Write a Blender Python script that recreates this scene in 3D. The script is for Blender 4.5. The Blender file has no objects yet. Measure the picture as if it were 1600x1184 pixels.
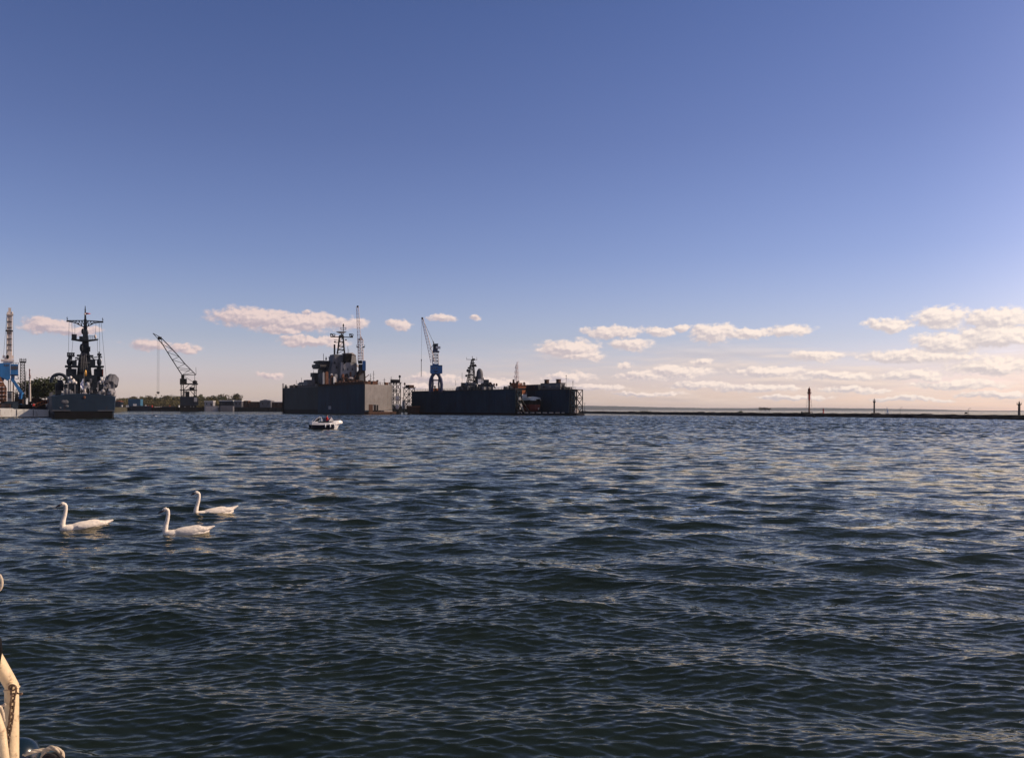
import bpy, bmesh, math, random
import numpy as np
from mathutils import Vector, Matrix, noise as mnoise

# ------------------------------------------------------------------ camera, sky, sun
SC = bpy.context.scene
COL = SC.collection
R = math.radians
F = 1330.0            # focal length in photo pixels (1600 wide)
CAMZ = 3.0
ROLL = 0.0040
VS = 47.5
SUN_AZ, SUN_EL = R(78), R(35)

cam = bpy.data.cameras.new("camera")
cam.sensor_width = 36.0
cam.lens = F / 1600 * 36.0
cam.shift_y = VS / 1600
cam.clip_start = 0.05
cam.clip_end = 100000
camo = bpy.data.objects.new("camera", cam)
COL.objects.link(camo)
camo.location = (0, 0, CAMZ)
camo.rotation_euler = (R(90), -ROLL, 0)
SC.camera = camo

SC.view_settings.view_transform = 'Standard'
SC.view_settings.look = 'None'
SC.view_settings.gamma = 1.0
SC.view_settings.exposure = 0.0
SC.cycles.max_bounces = 6
SC.cycles.volume_bounces = 0
SC.cycles.caustics_reflective = False
SC.cycles.caustics_refractive = False

sun = bpy.data.lights.new("sun", 'SUN')
sun.energy = 4.4
sun.angle = R(0.5)
sun.color = (1.0, 0.80, 0.60)
suno = bpy.data.objects.new("sun", sun)
COL.objects.link(suno)
SDIR = Vector((math.sin(SUN_AZ) * math.cos(SUN_EL), math.cos(SUN_AZ) * math.cos(SUN_EL), math.sin(SUN_EL)))
suno.rotation_euler = SDIR.to_track_quat('Z', 'Y').to_euler()
suno.location = SDIR * 200


def ray(px, py):
    u = px - 800.0
    v = 592.0 - py + VS
    c, s = math.cos(ROLL), math.sin(ROLL)
    return Vector(((u * c - v * s) / F, 1.0, (u * s + v * c) / F))


def P(px, py, d):
    return Vector((0, 0, CAMZ)) + ray(px, py) * d


def build_world():
    w = bpy.data.worlds.new("World")
    SC.world = w
    w.use_nodes = True
    nt = w.node_tree
    N, L = nt.nodes, nt.links
    N.clear()
    out = N.new('ShaderNodeOutputWorld')
    bg = N.new('ShaderNodeBackground')
    bg.inputs[1].default_value = 0.1
    L.new(bg.outputs[0], out.inputs[0])
    sky = N.new('ShaderNodeTexSky')
    sky.sky_type = 'NISHITA'
    sky.sun_disc = False
    sky.sun_elevation = SUN_EL
    sky.sun_rotation = SUN_AZ
    sky.dust_density = 1.0
    sky.ozone_density = 1.5
    sky.altitude = 0
    tc = N.new('ShaderNodeTexCoord')
    sep = N.new('ShaderNodeSeparateXYZ')
    L.new(tc.outputs['Generated'], sep.inputs[0])

    def m(op, a, b=None, c=None, clamp=False):
        n = N.new('ShaderNodeMath')
        n.operation = op
        n.use_clamp = clamp
        for i, x in enumerate((a, b, c)):
            if x is None:
                continue
            if isinstance(x, (int, float)):
                n.inputs[i].default_value = x
            else:
                L.new(x, n.inputs[i])
        return n.outputs[0]

    def vm(op, a, b=None, c=None, out='Vector'):
        n = N.new('ShaderNodeVectorMath')
        n.operation = op
        for i, x in enumerate((a, b, c)):
            if x is None:
                continue
            if isinstance(x, tuple):
                n.inputs[i].default_value = x
            else:
                L.new(x, n.inputs[i])
        return n.outputs[out]

    def mr(v, a, b, c=0.0, d=1.0, smooth=True):
        n = N.new('ShaderNodeMapRange')
        n.interpolation_type = 'SMOOTHSTEP' if smooth else 'LINEAR'
        L.new(v, n.inputs[0])
        for i, x in enumerate((a, b, c, d)):
            n.inputs[i + 1].default_value = x
        return n.outputs[0]

    def mix(f, a, b):
        n = N.new('ShaderNodeMix')
        n.data_type = 'RGBA'
        if isinstance(f, (int, float)):
            n.inputs[0].default_value = f
        else:
            L.new(f, n.inputs[0])
        for i, x in ((6, a), (7, b)):
            if isinstance(x, tuple):
                n.inputs[i].default_value = (*x, 1)
            else:
                L.new(x, n.inputs[i])
        return n.outputs[2]

    def noise(v, scale, detail, rough=.55, out=0):
        n = N.new('ShaderNodeTexNoise')
        L.new(v, n.inputs['Vector'])
        n.inputs['Scale'].default_value = scale
        n.inputs['Detail'].default_value = detail
        n.inputs['Roughness'].default_value = rough
        return n.outputs[out]

    az = m('ARCTAN2', sep.outputs[0], sep.outputs[1])
    hyp = m('SQRT', m('ADD', m('MULTIPLY', sep.outputs[0], sep.outputs[0]), m('MULTIPLY', sep.outputs[1], sep.outputs[1])))
    el = m('DIVIDE', sep.outputs[2], m('MAXIMUM', hyp, 0.001))
    cmb = N.new('ShaderNodeCombineXYZ')
    L.new(az, cmb.inputs[0])
    L.new(el, cmb.inputs[1])
    p = cmb.outputs[0]

    # clear-air tint of the sky by elevation
    ramp = N.new('ShaderNodeValToRGB')
    L.new(m('MULTIPLY', m('MAXIMUM', el, 0.0), 1.6), ramp.inputs[0])
    cr = ramp.color_ramp
    stops = SKY_TINT
    cr.elements[0].position, cr.elements[0].color = stops[0][0], (*stops[0][1], 1)
    cr.elements[1].position, cr.elements[1].color = stops[-1][0], (*stops[-1][1], 1)
    for pos, c in stops[1:-1]:
        e = cr.elements.new(pos)
        e.color = (*c, 1)
    tint = N.new('ShaderNodeMix')
    tint.data_type = 'RGBA'
    tint.blend_type = 'MULTIPLY'
    tint.inputs[0].default_value = 1
    L.new(sky.outputs[0], tint.inputs[6])
    L.new(ramp.outputs[0], tint.inputs[7])
    base = vm('SCALE', tint.outputs[2])
    base.node.inputs['Scale'].default_value = 2.0

    # the sky brightens and warms towards the side the sun stands on
    glow = m('MULTIPLY', mr(az, .40, 1.05), mr(el, 1.0, .05))
    base = mix(glow, base, vm('MULTIPLY', base, (2.3, 1.9, 1.55)))
    # cumulus: ellipses in azimuth / elevation, warped by noise
    n1 = noise(p, 42, 5, .6, 1)
    warp = vm('MULTIPLY', vm('SUBTRACT', n1, (.5, .5, .5)), (.030, .016, 0))
    q = vm('ADD', p, warp)
    acc = None
    accu = None
    for (cx, cy, hw, hh) in CLOUDS:
        r0 = ray(cx, cy)
        r1 = ray(cx + hw, cy)
        h = math.hypot(r0.x, 1)
        a0, e0 = math.atan2(r0.x, 1), r0.z / h
        wa, we = abs(math.atan2(r1.x, 1) - a0), hh / F / h
        v = vm('MULTIPLY_ADD', q, (1 / wa, 1 / we, 0), (-a0 / wa, -e0 / we, 0))
        ln = vm('LENGTH', v, out='Value')
        acc = ln if acc is None else m('MINIMUM', acc, ln)
        lu = vm('LENGTH', vm('ADD', v, (.14, .30, 0)), out='Value')
        accu = lu if accu is None else m('MINIMUM', accu, lu)
    body = m('SUBTRACT', 1.0, acc)
    fine = noise(vm('MULTIPLY', p, (1, 1.4, 1)), 95, 7, .6)
    fine_up = noise(vm('MULTIPLY', vm('ADD', p, (.0022, .0030, 0)), (1, 1.4, 1)), 95, 7, .6)
    d = m('ADD', body, m('MULTIPLY', m('SUBTRACT', fine, .5), 1.3))
    alpha = mr(d, -.24, .26)
    # low stratocumulus bands, thicker to the right and towards the horizon
    sv = vm('MULTIPLY', p, (6.0, 46.0, 0))
    s1 = noise(sv, 1.0, 7, .6)
    s1u = noise(vm('ADD', sv, (.02, .17, 0)), 1.0, 7, .6)
    right = mr(az, -.25, .30, 0.10, 1.0)
    lowband = m('MULTIPLY', mr(el, .088, .050), mr(el, .000, .012))
    sd = m('MULTIPLY', m('MULTIPLY', mr(s1, .36, .60), lowband), right)
    relief = m('ADD', m('MULTIPLY_ADD', m('SUBTRACT', accu, acc), 1.5, .50), m('MULTIPLY', m('SUBTRACT', fine, fine_up), 2.6), clamp=True)
    relief2 = m('ADD', .55, m('MULTIPLY', m('SUBTRACT', s1, s1u), 5.0), clamp=True)
    warm = mr(az, -.5, .55)
    lit = mix(warm, (8.2, 6.4, 6.0), (10.8, 9.2, 8.0))
    shade = mix(warm, (4.8, 4.0, 4.5), (6.8, 6.0, 6.0))
    ccol = mix(relief, shade, lit)
    scol = mix(relief2, mix(warm, (4.6, 3.9, 4.4), (6.0, 5.2, 5.1)), mix(warm, (6.6, 5.2, 5.0), (9.4, 7.7, 6.5)))
    c1 = mix(m('MULTIPLY', sd, .62), base, scol)
    c2 = mix(m('MULTIPLY', alpha, .93), c1, ccol)
    L.new(c2, bg.inputs[0])


# tint stops: position = 1.6 * tan(elevation)   (values are halved, the shader doubles them)
SKY_TINT = [(0.0, (.96, .80, .88)), (.05, (.73, .61, .76)), (.13, (.55, .49, .61)), (.28, (.43, .405, .55)), (.50, (.345, .335, .48)),
            (.75, (.28, .295, .445)), (.86, (.24, .26, .36)), (1.0, (.20, .22, .27))]
CLOUDS = [
    (400, 497, 75, 15), (470, 503, 85, 14), (540, 504, 35, 8), (440, 515, 40, 9), (490, 533, 55, 9), (478, 487, 8, 4),
    (78, 509, 42, 12), (120, 517, 45, 6), (232, 537, 34, 9), (285, 543, 26, 6), (625, 507, 18, 8), (690, 497, 20, 5), (742, 496, 8, 5),
    (425, 585, 22, 5), (890, 545, 48, 15), (905, 556, 40, 7), (955, 520, 44, 10), (1030, 519, 24, 8), (983, 539, 32, 9),
    (1068, 514, 16, 7), (1118, 520, 38, 15), (1165, 521, 45, 9), (1232, 516, 36, 10), (978, 569, 14, 5), (1095, 565, 16, 6),
    (1390, 508, 42, 11), (1472, 496, 48, 17), (1560, 498, 60, 17), (1485, 534, 62, 16), (1560, 524, 75, 18), (1430, 556, 95, 10),
    (1275, 558, 40, 9), (890, 590, 45, 8), (1055, 581, 62, 10), (1200, 580, 60, 8), (1550, 572, 70, 14), (770, 600, 60, 9),
    (680, 590, 40, 8), (650, 603, 30, 5), (1010, 586, 55, 7), (1092, 601, 60, 6), (1180, 607, 70, 6), (1305, 588, 70, 8), (1335, 610, 60, 5),
    (1425, 586, 60, 9), (1500, 601, 80, 8), (1560, 617, 70, 5), (930, 606, 50, 5), (1240, 622, 60, 4), (1420, 624, 60, 4), (1010, 615, 60, 4),
]
build_world()


# ------------------------------------------------------------------ materials
def mat(name, col, rough=.6, var=.25, scale=.6, stain=None, stain_amt=.0, metal=0.0, streak=True, bump=0.0, spec=.5):
    ma = bpy.data.materials.new(name)
    ma.use_nodes = True
    nt = ma.node_tree
    N, L = nt.nodes, nt.links
    b = N['Principled BSDF']
    b.inputs['Roughness'].default_value = rough
    b.inputs['Metallic'].default_value = metal
    b.inputs['Specular IOR Level'].default_value = spec
    tc = N.new('ShaderNodeTexCoord')
    mp = N.new('ShaderNodeMapping')
    L.new(tc.outputs['Object'], mp.inputs[0])
    mp.inputs['Scale'].default_value = (1, 1, .35 if streak else 1)
    n = N.new('ShaderNodeTexNoise')
    n.inputs['Scale'].default_value = scale
    n.inputs['Detail'].default_value = 6
    n.inputs['Roughness'].default_value = .65
    L.new(mp.outputs[0], n.inputs['Vector'])
    rp = N.new('ShaderNodeValToRGB')
    rp.color_ramp.elements[0].position = .3
    rp.color_ramp.elements[1].position = .7
    rp.color_ramp.elements[0].color = (*[c * (1 - var) for c in col], 1)
    rp.color_ramp.elements[1].color = (*[min(1, c * (1 + var)) for c in col], 1)
    L.new(n.outputs[0], rp.inputs[0])
    src = rp.outputs[0]
    if stain:
        n2 = N.new('ShaderNodeTexNoise')
        n2.inputs['Scale'].default_value = scale * 2.3
        n2.inputs['Detail'].default_value = 8
        n2.inputs['Roughness'].default_value = .7
        L.new(mp.outputs[0], n2.inputs['Vector'])
        r2 = N.new('ShaderNodeMapRange')
        r2.inputs[1].default_value = .62 - .3 * stain_amt
        r2.inputs[2].default_value = .75 - .2 * stain_amt
        L.new(n2.outputs[0], r2.inputs[0])
        mx = N.new('ShaderNodeMix')
        mx.data_type = 'RGBA'
        L.new(r2.outputs[0], mx.inputs[0])
        L.new(src, mx.inputs[6])
        mx.inputs[7].default_value = (*stain, 1)
        src = mx.outputs[2]
    L.new(src, b.inputs['Base Color'])
    if bump:
        bm_ = N.new('ShaderNodeBump')
        bm_.inputs['Strength'].default_value = bump
        bm_.inputs['Distance'].default_value = .02
        L.new(n.outputs[0], bm_.inputs['Height'])
        L.new(bm_.outputs[0], b.inputs['Normal'])
    return ma


RUST = (.13, .05, .025)
M = dict(
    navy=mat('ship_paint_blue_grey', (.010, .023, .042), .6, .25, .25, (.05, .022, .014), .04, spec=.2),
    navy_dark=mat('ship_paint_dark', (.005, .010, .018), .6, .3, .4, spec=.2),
    grey=mat('ship_paint_grey', (.105, .105, .115), .6, .3, .4, RUST, .12, spec=.3),
    lgrey=mat('ship_paint_light_grey', (.27, .26, .265), .6, .2, .5, RUST, .15),
    mast=mat('mast_paint', (.010, .017, .029), .6, .3, .5, spec=.2),
    black=mat('boot_topping', (.005, .005, .006), .7, .3, .5, spec=.15),
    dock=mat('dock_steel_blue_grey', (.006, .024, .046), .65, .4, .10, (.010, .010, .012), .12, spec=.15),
    dock2=mat('dock_steel_lighter', (.017, .028, .034), .65, .35, .12, (.03, .02, .015), .2, spec=.15),
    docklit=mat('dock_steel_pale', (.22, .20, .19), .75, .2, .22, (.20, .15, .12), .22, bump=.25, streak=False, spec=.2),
    steel=mat('dark_lattice_steel', (.010, .010, .012), .6, .4, .8, (.05, .022, .014), .15, spec=.2),
    rust=mat('rusty_steel', (.055, .026, .018), .8, .4, .6, (.02, .014, .012), .3, spec=.2),
    rustred=mat('oxide_red_paint', (.15, .022, .014), .7, .3, .4, (.04, .02, .02), .3),
    white=mat('white_paint', (.72, .70, .67), .5, .1, .5, (.30, .20, .13), .06),
    whitebarge=mat('white_hull_paint', (.78, .74, .68), .6, .1, .35, (.30, .18, .10), .12),
    blue=mat('crane_blue_paint', (.007, .11, .30), .5, .25, .5, (.03, .03, .04), .1),
    navyblue=mat('crane_leg_blue', (.008, .018, .07), .5, .25, .5),
    cyan=mat('container_blue_paint', (.02, .10, .17), .6, .2, .4),
    cream=mat('crane_cream_paint', (.55, .48, .44), .6, .15, .5, RUST, .1),
    pinkwhite=mat('boom_faded_paint', (.62, .50, .46), .6, .15, .6, RUST, .15),
    gold=mat('brass_cover', (.45, .24, .05), .35, .2, .8, metal=.6),
    red=mat('red_paint', (.42, .02, .015), .55, .15, .8),
    orange=mat('orange_paint', (.26, .075, .025), .6, .3, .6, spec=.3),
    brownred=mat('brown_red_brick', (.15, .055, .025), .8, .3, .5, (.25, .2, .16), .15),
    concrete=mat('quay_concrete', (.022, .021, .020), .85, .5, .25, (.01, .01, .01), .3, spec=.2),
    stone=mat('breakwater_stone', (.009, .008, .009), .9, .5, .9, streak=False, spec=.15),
    column=mat('beacon_stone', (.075, .06, .055), .85, .3, .6),
    land=mat('land_ground', (.05, .045, .028), .95, .4, .02, streak=False, spec=.2),
    coast=mat('far_wood', (.030, .042, .030), .95, .3, .004, streak=False),
    bark=mat('tree_bark', (.07, .05, .035), .9, .3, 2),
    leaf1=mat('leaves_green', (.060, .068, .026), .8, .5, .35, streak=False, spec=.2),
    leaf2=mat('leaves_olive', (.092, .078, .036), .8, .5, .35, streak=False, spec=.2),
    leaf3=mat('leaves_dark', (.040, .050, .022), .8, .5, .35, streak=False, spec=.2),
    glass=mat('dark_window_glass', (.012, .014, .018), .15, .2, 1),
    skin=mat('skin', (.50, .29, .20), .6, .1, 3),
    hair=mat('dark_hair', (.012, .009, .008), .6, .3, 20),
    shirt=mat('red_shirt', (.72, .03, .02), .8, .2, 4),
    jeans=mat('blue_trousers', (.03, .04, .09), .85, .2, 5),
    cloth=mat('pale_cloth', (.62, .58, .55), .85, .15, 4),
    boatwhite=mat('gelcoat_white', (.80, .78, .76), .3, .04, 1),
    boatnavy=mat('gelcoat_navy', (.008, .010, .025), .3, .1, 1),
    swan=mat('swan_feathers', (.84, .74, .62), .8, .10, 9, (.48, .38, .28), .12, streak=False, bump=.6),
    bill=mat('swan_bill', (.035, .016, .012), .5, .2, 20),
    billorange=mat('swan_bill_orange', (.22, .07, .02), .5, .2, 20),
    rail=mat('rail_cream_paint', (.70, .53, .32), .45, .12, 16, (.24, .13, .06), .24, streak=False, bump=.35),
    chain=mat('rusty_chain', (.16, .10, .065), .5, .4, 60, (.05, .03, .02), .3, metal=.55, streak=False),
    rope=mat('mooring_rope', (.55, .45, .33), .9, .25, 60, (.2, .14, .09), .2, streak=False),
    darkrope=mat('dark_rope', (.025, .020, .018), .9, .3, 60, streak=False),
    float=mat('blue_float_plastic', (.007, .017, .028), .22, .2, 8, streak=False),
    hullred=mat('boat_hull_red', (.30, .02, .03), .4, .1, 2),
    flagwhite=mat('flag_white', (.80, .80, .84), .8, .05, 3),
    flagblue=mat('flag_blue', (.04, .06, .35), .8, .05, 3),
    tarp=mat('pale_tarpaulin', (.70, .66, .58), .8, .2, .8, streak=False, bump=.5),
)


# ------------------------------------------------------------------ mesh builder
class MB:
    def __init__(s):
        s.v, s.f, s.mi, s.cur = [], [], [], 0

    def add(s, vs, fs):
        o = len(s.v)
        s.v += [tuple(p) for p in vs]
        s.f += [tuple(i + o for i in f) for f in fs]
        s.mi += [s.cur] * len(fs)
        return s

    def box(s, x0, x1, y0, y1, z0, z1):
        if x0 > x1: x0, x1 = x1, x0
        if y0 > y1: y0, y1 = y1, y0
        if z0 > z1: z0, z1 = z1, z0
        vs = [(x0, y0, z0), (x1, y0, z0), (x1, y1, z0), (x0, y1, z0), (x0, y0, z1), (x1, y0, z1), (x1, y1, z1), (x0, y1, z1)]
        return s.add(vs, [(3, 2, 1, 0), (4, 5, 6, 7), (0, 1, 5, 4), (1, 2, 6, 5), (2, 3, 7, 6), (3, 0, 4, 7)])

    def tube(s, a, b, r0, r1=None, n=6):
        a, b = Vector(a), Vector(b)
        r1 = r0 if r1 is None else r1
        d = b - a
        if d.length < 1e-6:
            return s
        z = d.normalized()
        x = z.orthogonal().normalized() if abs(z.z) > .9 else Vector((0, 0, 1)).cross(z).normalized()
        y = z.cross(x)
        vs = []
        for c, r in ((a, r0), (b, r1)):
            for i in range(n):
                t = 2 * math.pi * (i + .5) / n
                vs.append(c + x * math.cos(t) * r + y * math.sin(t) * r)
        fs = [(i, (i + 1) % n, n + (i + 1) % n, n + i) for i in range(n)] + [tuple(range(n))[::-1], tuple(range(n, 2 * n))]
        return s.add(vs, fs)

    def bar(s, a, b, w):
        return s.tube(a, b, w * .7071, None, 4)

    def path(s, pts, r, n=8, closed=False):
        pts = [Vector(p) for p in pts]
        k = len(pts)
        rs = r if isinstance(r, (list, tuple)) else [r] * k
        vs = []
        prev = None
        for i, p in enumerate(pts):
            if closed:
                t = (pts[(i + 1) % k] - pts[i - 1]).normalized()
            else:
                t = (pts[min(i + 1, k - 1)] - pts[max(i - 1, 0)]).normalized()
            if prev is None:
                x = t.orthogonal().normalized()
            else:
                x = (prev - t * prev.dot(t)).normalized()
            prev = x
            y = t.cross(x)
            for j in range(n):
                a = 2 * math.pi * j / n
                vs.append(p + (x * math.cos(a) + y * math.sin(a)) * rs[i])
        fs = []
        for i in range(k if closed else k - 1):
            i2 = (i + 1) % k
            for j in range(n):
                fs.append((i * n + j, i * n + (j + 1) % n, i2 * n + (j + 1) % n, i2 * n + j))
        if not closed:
            fs += [tuple(range(n))[::-1], tuple(range((k - 1) * n, k * n))]
        return s.add(vs, fs)

    def ell(s, c, rx, ry, rz, nu=12, nv=8, rot=None):
        vs, fs = [], []
        for i in range(1, nv):
            t = math.pi * i / nv
            for j in range(nu):
                a = 2 * math.pi * j / nu
                vs.append(Vector((rx * math.sin(t) * math.cos(a), ry * math.sin(t) * math.sin(a), rz * math.cos(t))))
        top, bot = len(vs), len(vs) + 1
        vs += [Vector((0, 0, rz)), Vector((0, 0, -rz))]
        for i in range(nv - 2):
            for j in range(nu):
                fs.append((i * nu + j, (i + 1) * nu + j, (i + 1) * nu + (j + 1) % nu, i * nu + (j + 1) % nu))
        for j in range(nu):
            fs.append((top, j, (j + 1) % nu))
            fs.append((bot, (nv - 2) * nu + (j + 1) % nu, (nv - 2) * nu + j))
        if rot:
            vs = [rot @ v for v in vs]
        return s.add([v + Vector(c) for v in vs], fs)

    def lathe(s, c, prof, n=14):
        c = Vector(c)
        vs, fs = [], []
        for r, z in prof:
            for j in range(n):
                a = 2 * math.pi * j / n
                vs.append(c + Vector((r * math.cos(a), r * math.sin(a), z)))
        k = len(prof)
        for i in range(k - 1):
            for j in range(n):
                fs.append((i * n + j, i * n + (j + 1) % n, (i + 1) * n + (j + 1) % n, (i + 1) * n + j))
        fs += [tuple(range(n))[::-1], tuple(range((k - 1) * n, k * n))]
        return s.add(vs, fs)

    def loft(s, rings, cap=True):
        n = len(rings[0])
        vs = [p for r in rings for p in r]
        fs = []
        for i in range(len(rings) - 1):
            for j in range(n):
                fs.append((i * n + j, i * n + (j + 1) % n, (i + 1) * n + (j + 1) % n, (i + 1) * n + j))
        if cap:
            fs += [tuple(range(n))[::-1], tuple(range((len(rings) - 1) * n, len(rings) * n))]
        return s.add(vs, fs)

    def prism_y(s, pts, y0, y1):            # polygon of (x, z) pushed along y
        n = len(pts)
        vs = [(x, y0, z) for x, z in pts] + [(x, y1, z) for x, z in pts]
        fs = [(i, (i + 1) % n, n + (i + 1) % n, n + i) for i in range(n)] + [tuple(range(n))[::-1], tuple(range(n, 2 * n))]
        return s.add(vs, fs)

    def prism_z(s, pts, z0, z1):            # footprint of (x, y) pushed up
        n = len(pts)
        vs = [(x, y, z0) for x, y in pts] + [(x, y, z1) for x, y in pts]
        fs = [(i, (i + 1) % n, n + (i + 1) % n, n + i) for i in range(n)] + [tuple(range(n))[::-1], tuple(range(n, 2 * n))]
        return s.add(vs, fs)

    def truss(s, a, b, wa, wb, n, bw, dw=None):
        a, b = Vector(a), Vector(b)
        dw = dw or bw * .7
        z = (b - a).normalized()
        x = z.orthogonal().normalized() if abs(z.z) > .98 else Vector((0, 0, 1)).cross(z).normalized()
        if abs(z.z) > .98:
            x = (Vector((1, 0, 0)) - z * z.x).normalized()
        y = z.cross(x)
        lv = []
        for i in range(n + 1):
            t = i / n
            c = a.lerp(b, t)
            h = (wa + (wb - wa) * t) / 2
            lv.append([c + x * h * sx + y * h * sy for sx, sy in ((-1, -1), (1, -1), (1, 1), (-1, 1))])
        for k in range(4):
            s.bar(lv[0][k], lv[n][k], bw)
        for i in range(n):
            for k in range(4):
                k2 = (k + 1) % 4
                s.bar(lv[i][k], lv[i + 1][k2], dw) if (i + k) % 2 else s.bar(lv[i][k2], lv[i + 1][k], dw)
                s.bar(lv[i + 1][k], lv[i + 1][k2], dw)
        return s

    def rail(s, pts, h, w, step):
        pts = [Vector(p) for p in pts]
        for a, b in zip(pts, pts[1:]):
            n = max(1, int((b - a).length / step))
            for i in range(n + 1):
                p = a.lerp(b, i / n)
                s.bar(p, p + Vector((0, 0, h)), w)
            for k in (1.0, .5):
                s.bar(a + Vector((0, 0, h * k)), b + Vector((0, 0, h * k)), w)
        return s

    def build(s, name, m, parent=None, smooth=False, label=None):
        me = bpy.data.meshes.new(name)
        me.from_pydata([tuple(v) for v in s.v], [], s.f)
        me.validate()
        bm_ = bmesh.new()
        bm_.from_mesh(me)
        bmesh.ops.recalc_face_normals(bm_, faces=bm_.faces)
        if smooth:
            for f in bm_.faces:
                f.smooth = True
            for e in bm_.edges:
                if len(e.link_faces) == 2 and e.calc_face_angle(0) > 0.9:
                    e.smooth = False
        bm_.to_mesh(me)
        bm_.free()
        ms = m if isinstance(m, (list, tuple)) else [m]
        for x in ms:
            me.materials.append(x)
        if len(ms) > 1 and len(me.polygons) == len(s.mi):
            me.polygons.foreach_set('material_index', s.mi)
        o = bpy.data.objects.new(name, me)
        COL.objects.link(o)
        if parent:
            o.parent = parent
        if label:
            o['label'] = label
        return o


def tag(o, label=None, cat=None, group=None, kind=None):
    if label: o['label'] = label
    if cat: o['category'] = cat
    if group: o['group'] = group
    if kind: o['kind'] = kind
    return o


class Frame:
    """local metres on the spot where a pixel column meets the water at depth d; y points away along the line of sight (+face)"""
    def __init__(s, px0, d, face=0.0, z=0.0):
        o = P(px0, 640, d)
        s.O = Vector((o.x, o.y, z))
        s.a = math.atan2(o.x, o.y) + face
        s.yd = Vector((math.sin(s.a), math.cos(s.a), 0))
        s.xd = Vector((math.cos(s.a), -math.sin(s.a), 0))
        s.m = d / F

    def f(s, px, py, y=0.0):
        r = ray(px, py)
        t = (y + s.O.dot(s.yd)) / r.dot(s.yd)
        p = Vector((0, 0, CAMZ)) + r * t - s.O
        return Vector((p.dot(s.xd), y, p.z))

    def thing(s, name, label, cat, group=None):
        e = bpy.data.objects.new(name, None)
        e.empty_display_size = 1
        COL.objects.link(e)
        e.location = s.O
        e.rotation_euler = (0, 0, -s.a)
        return tag(e, label, cat, group)

    def box(s, mb, px0, px1, t, b, y0, y1):
        p, q = s.f(px0, b, y0), s.f(px1, t, y0)
        return mb.box(p.x, q.x, y0, y1, p.z, q.z)

    def poly(s, mb, pts, y0, y1):
        pp = [s.f(x, y, y0) for x, y in pts]
        return mb.prism_y([(p.x, p.z) for p in pp], y0, y1)

    def bar(s, mb, a, b, w, y=0.0, y2=None):
        return mb.bar(s.f(a[0], a[1], y), s.f(b[0], b[1], y if y2 is None else y2), w)

    def tube(s, mb, a, b, r0, r1, y=0.0, n=10):
        return mb.tube(s.f(a[0], a[1], y), s.f(b[0], b[1], y), r0, r1, n)

    def ell(s, mb, px, py, y, rpx, rpy, ry, nu=12, nv=8):
        c = s.f(px, py, y)
        k = (s.f(px + 1, py, y) - c).length
        kz = (s.f(px, py - 1, y) - c).z
        return mb.ell(c, rpx * k, ry, rpy * kz, nu, nv)


def world_thing(name, label, cat, loc=(0, 0, 0), rz=0.0, group=None):
    e = bpy.data.objects.new(name, None)
    COL.objects.link(e)
    e.location = loc
    e.rotation_euler = (0, 0, rz)
    return tag(e, label, cat, group)


def copy_tree(o, parent=None):
    c = o.copy()
    COL.objects.link(c)
    if parent:
        c.parent = parent
    for ch in list(o.children):
        copy_tree(ch, c)
    return c


def remesh(mb, voxel, smooth_iter=6):
    """fuse the shapes of a builder into one continuous surface"""
    me = bpy.data.meshes.new('tmp')
    me.from_pydata([tuple(v) for v in mb.v], [], mb.f)
    bm_ = bmesh.new(); bm_.from_mesh(me)
    bmesh.ops.recalc_face_normals(bm_, faces=bm_.faces)
    bm_.to_mesh(me); bm_.free()
    o = bpy.data.objects.new('tmp', me)
    COL.objects.link(o)
    md = o.modifiers.new('r', 'REMESH')
    md.mode = 'VOXEL'
    md.voxel_size = voxel
    sm = o.modifiers.new('s', 'SMOOTH')
    sm.iterations = smooth_iter
    sm.factor = .5
    dg = bpy.context.evaluated_depsgraph_get()
    new = bpy.data.meshes.new_from_object(o.evaluated_get(dg))
    bpy.data.objects.remove(o)
    bpy.data.meshes.remove(me)
    for p in new.polygons:
        p.use_smooth = True
    return new


def mesh_obj(name, me, m, parent=None):
    me.name = name
    me.materials.clear()
    me.materials.append(m)
    o = bpy.data.objects.new(name, me)
    COL.objects.link(o)
    if parent:
        o.parent = parent
    return o


rnd = random.Random(7)
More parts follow.
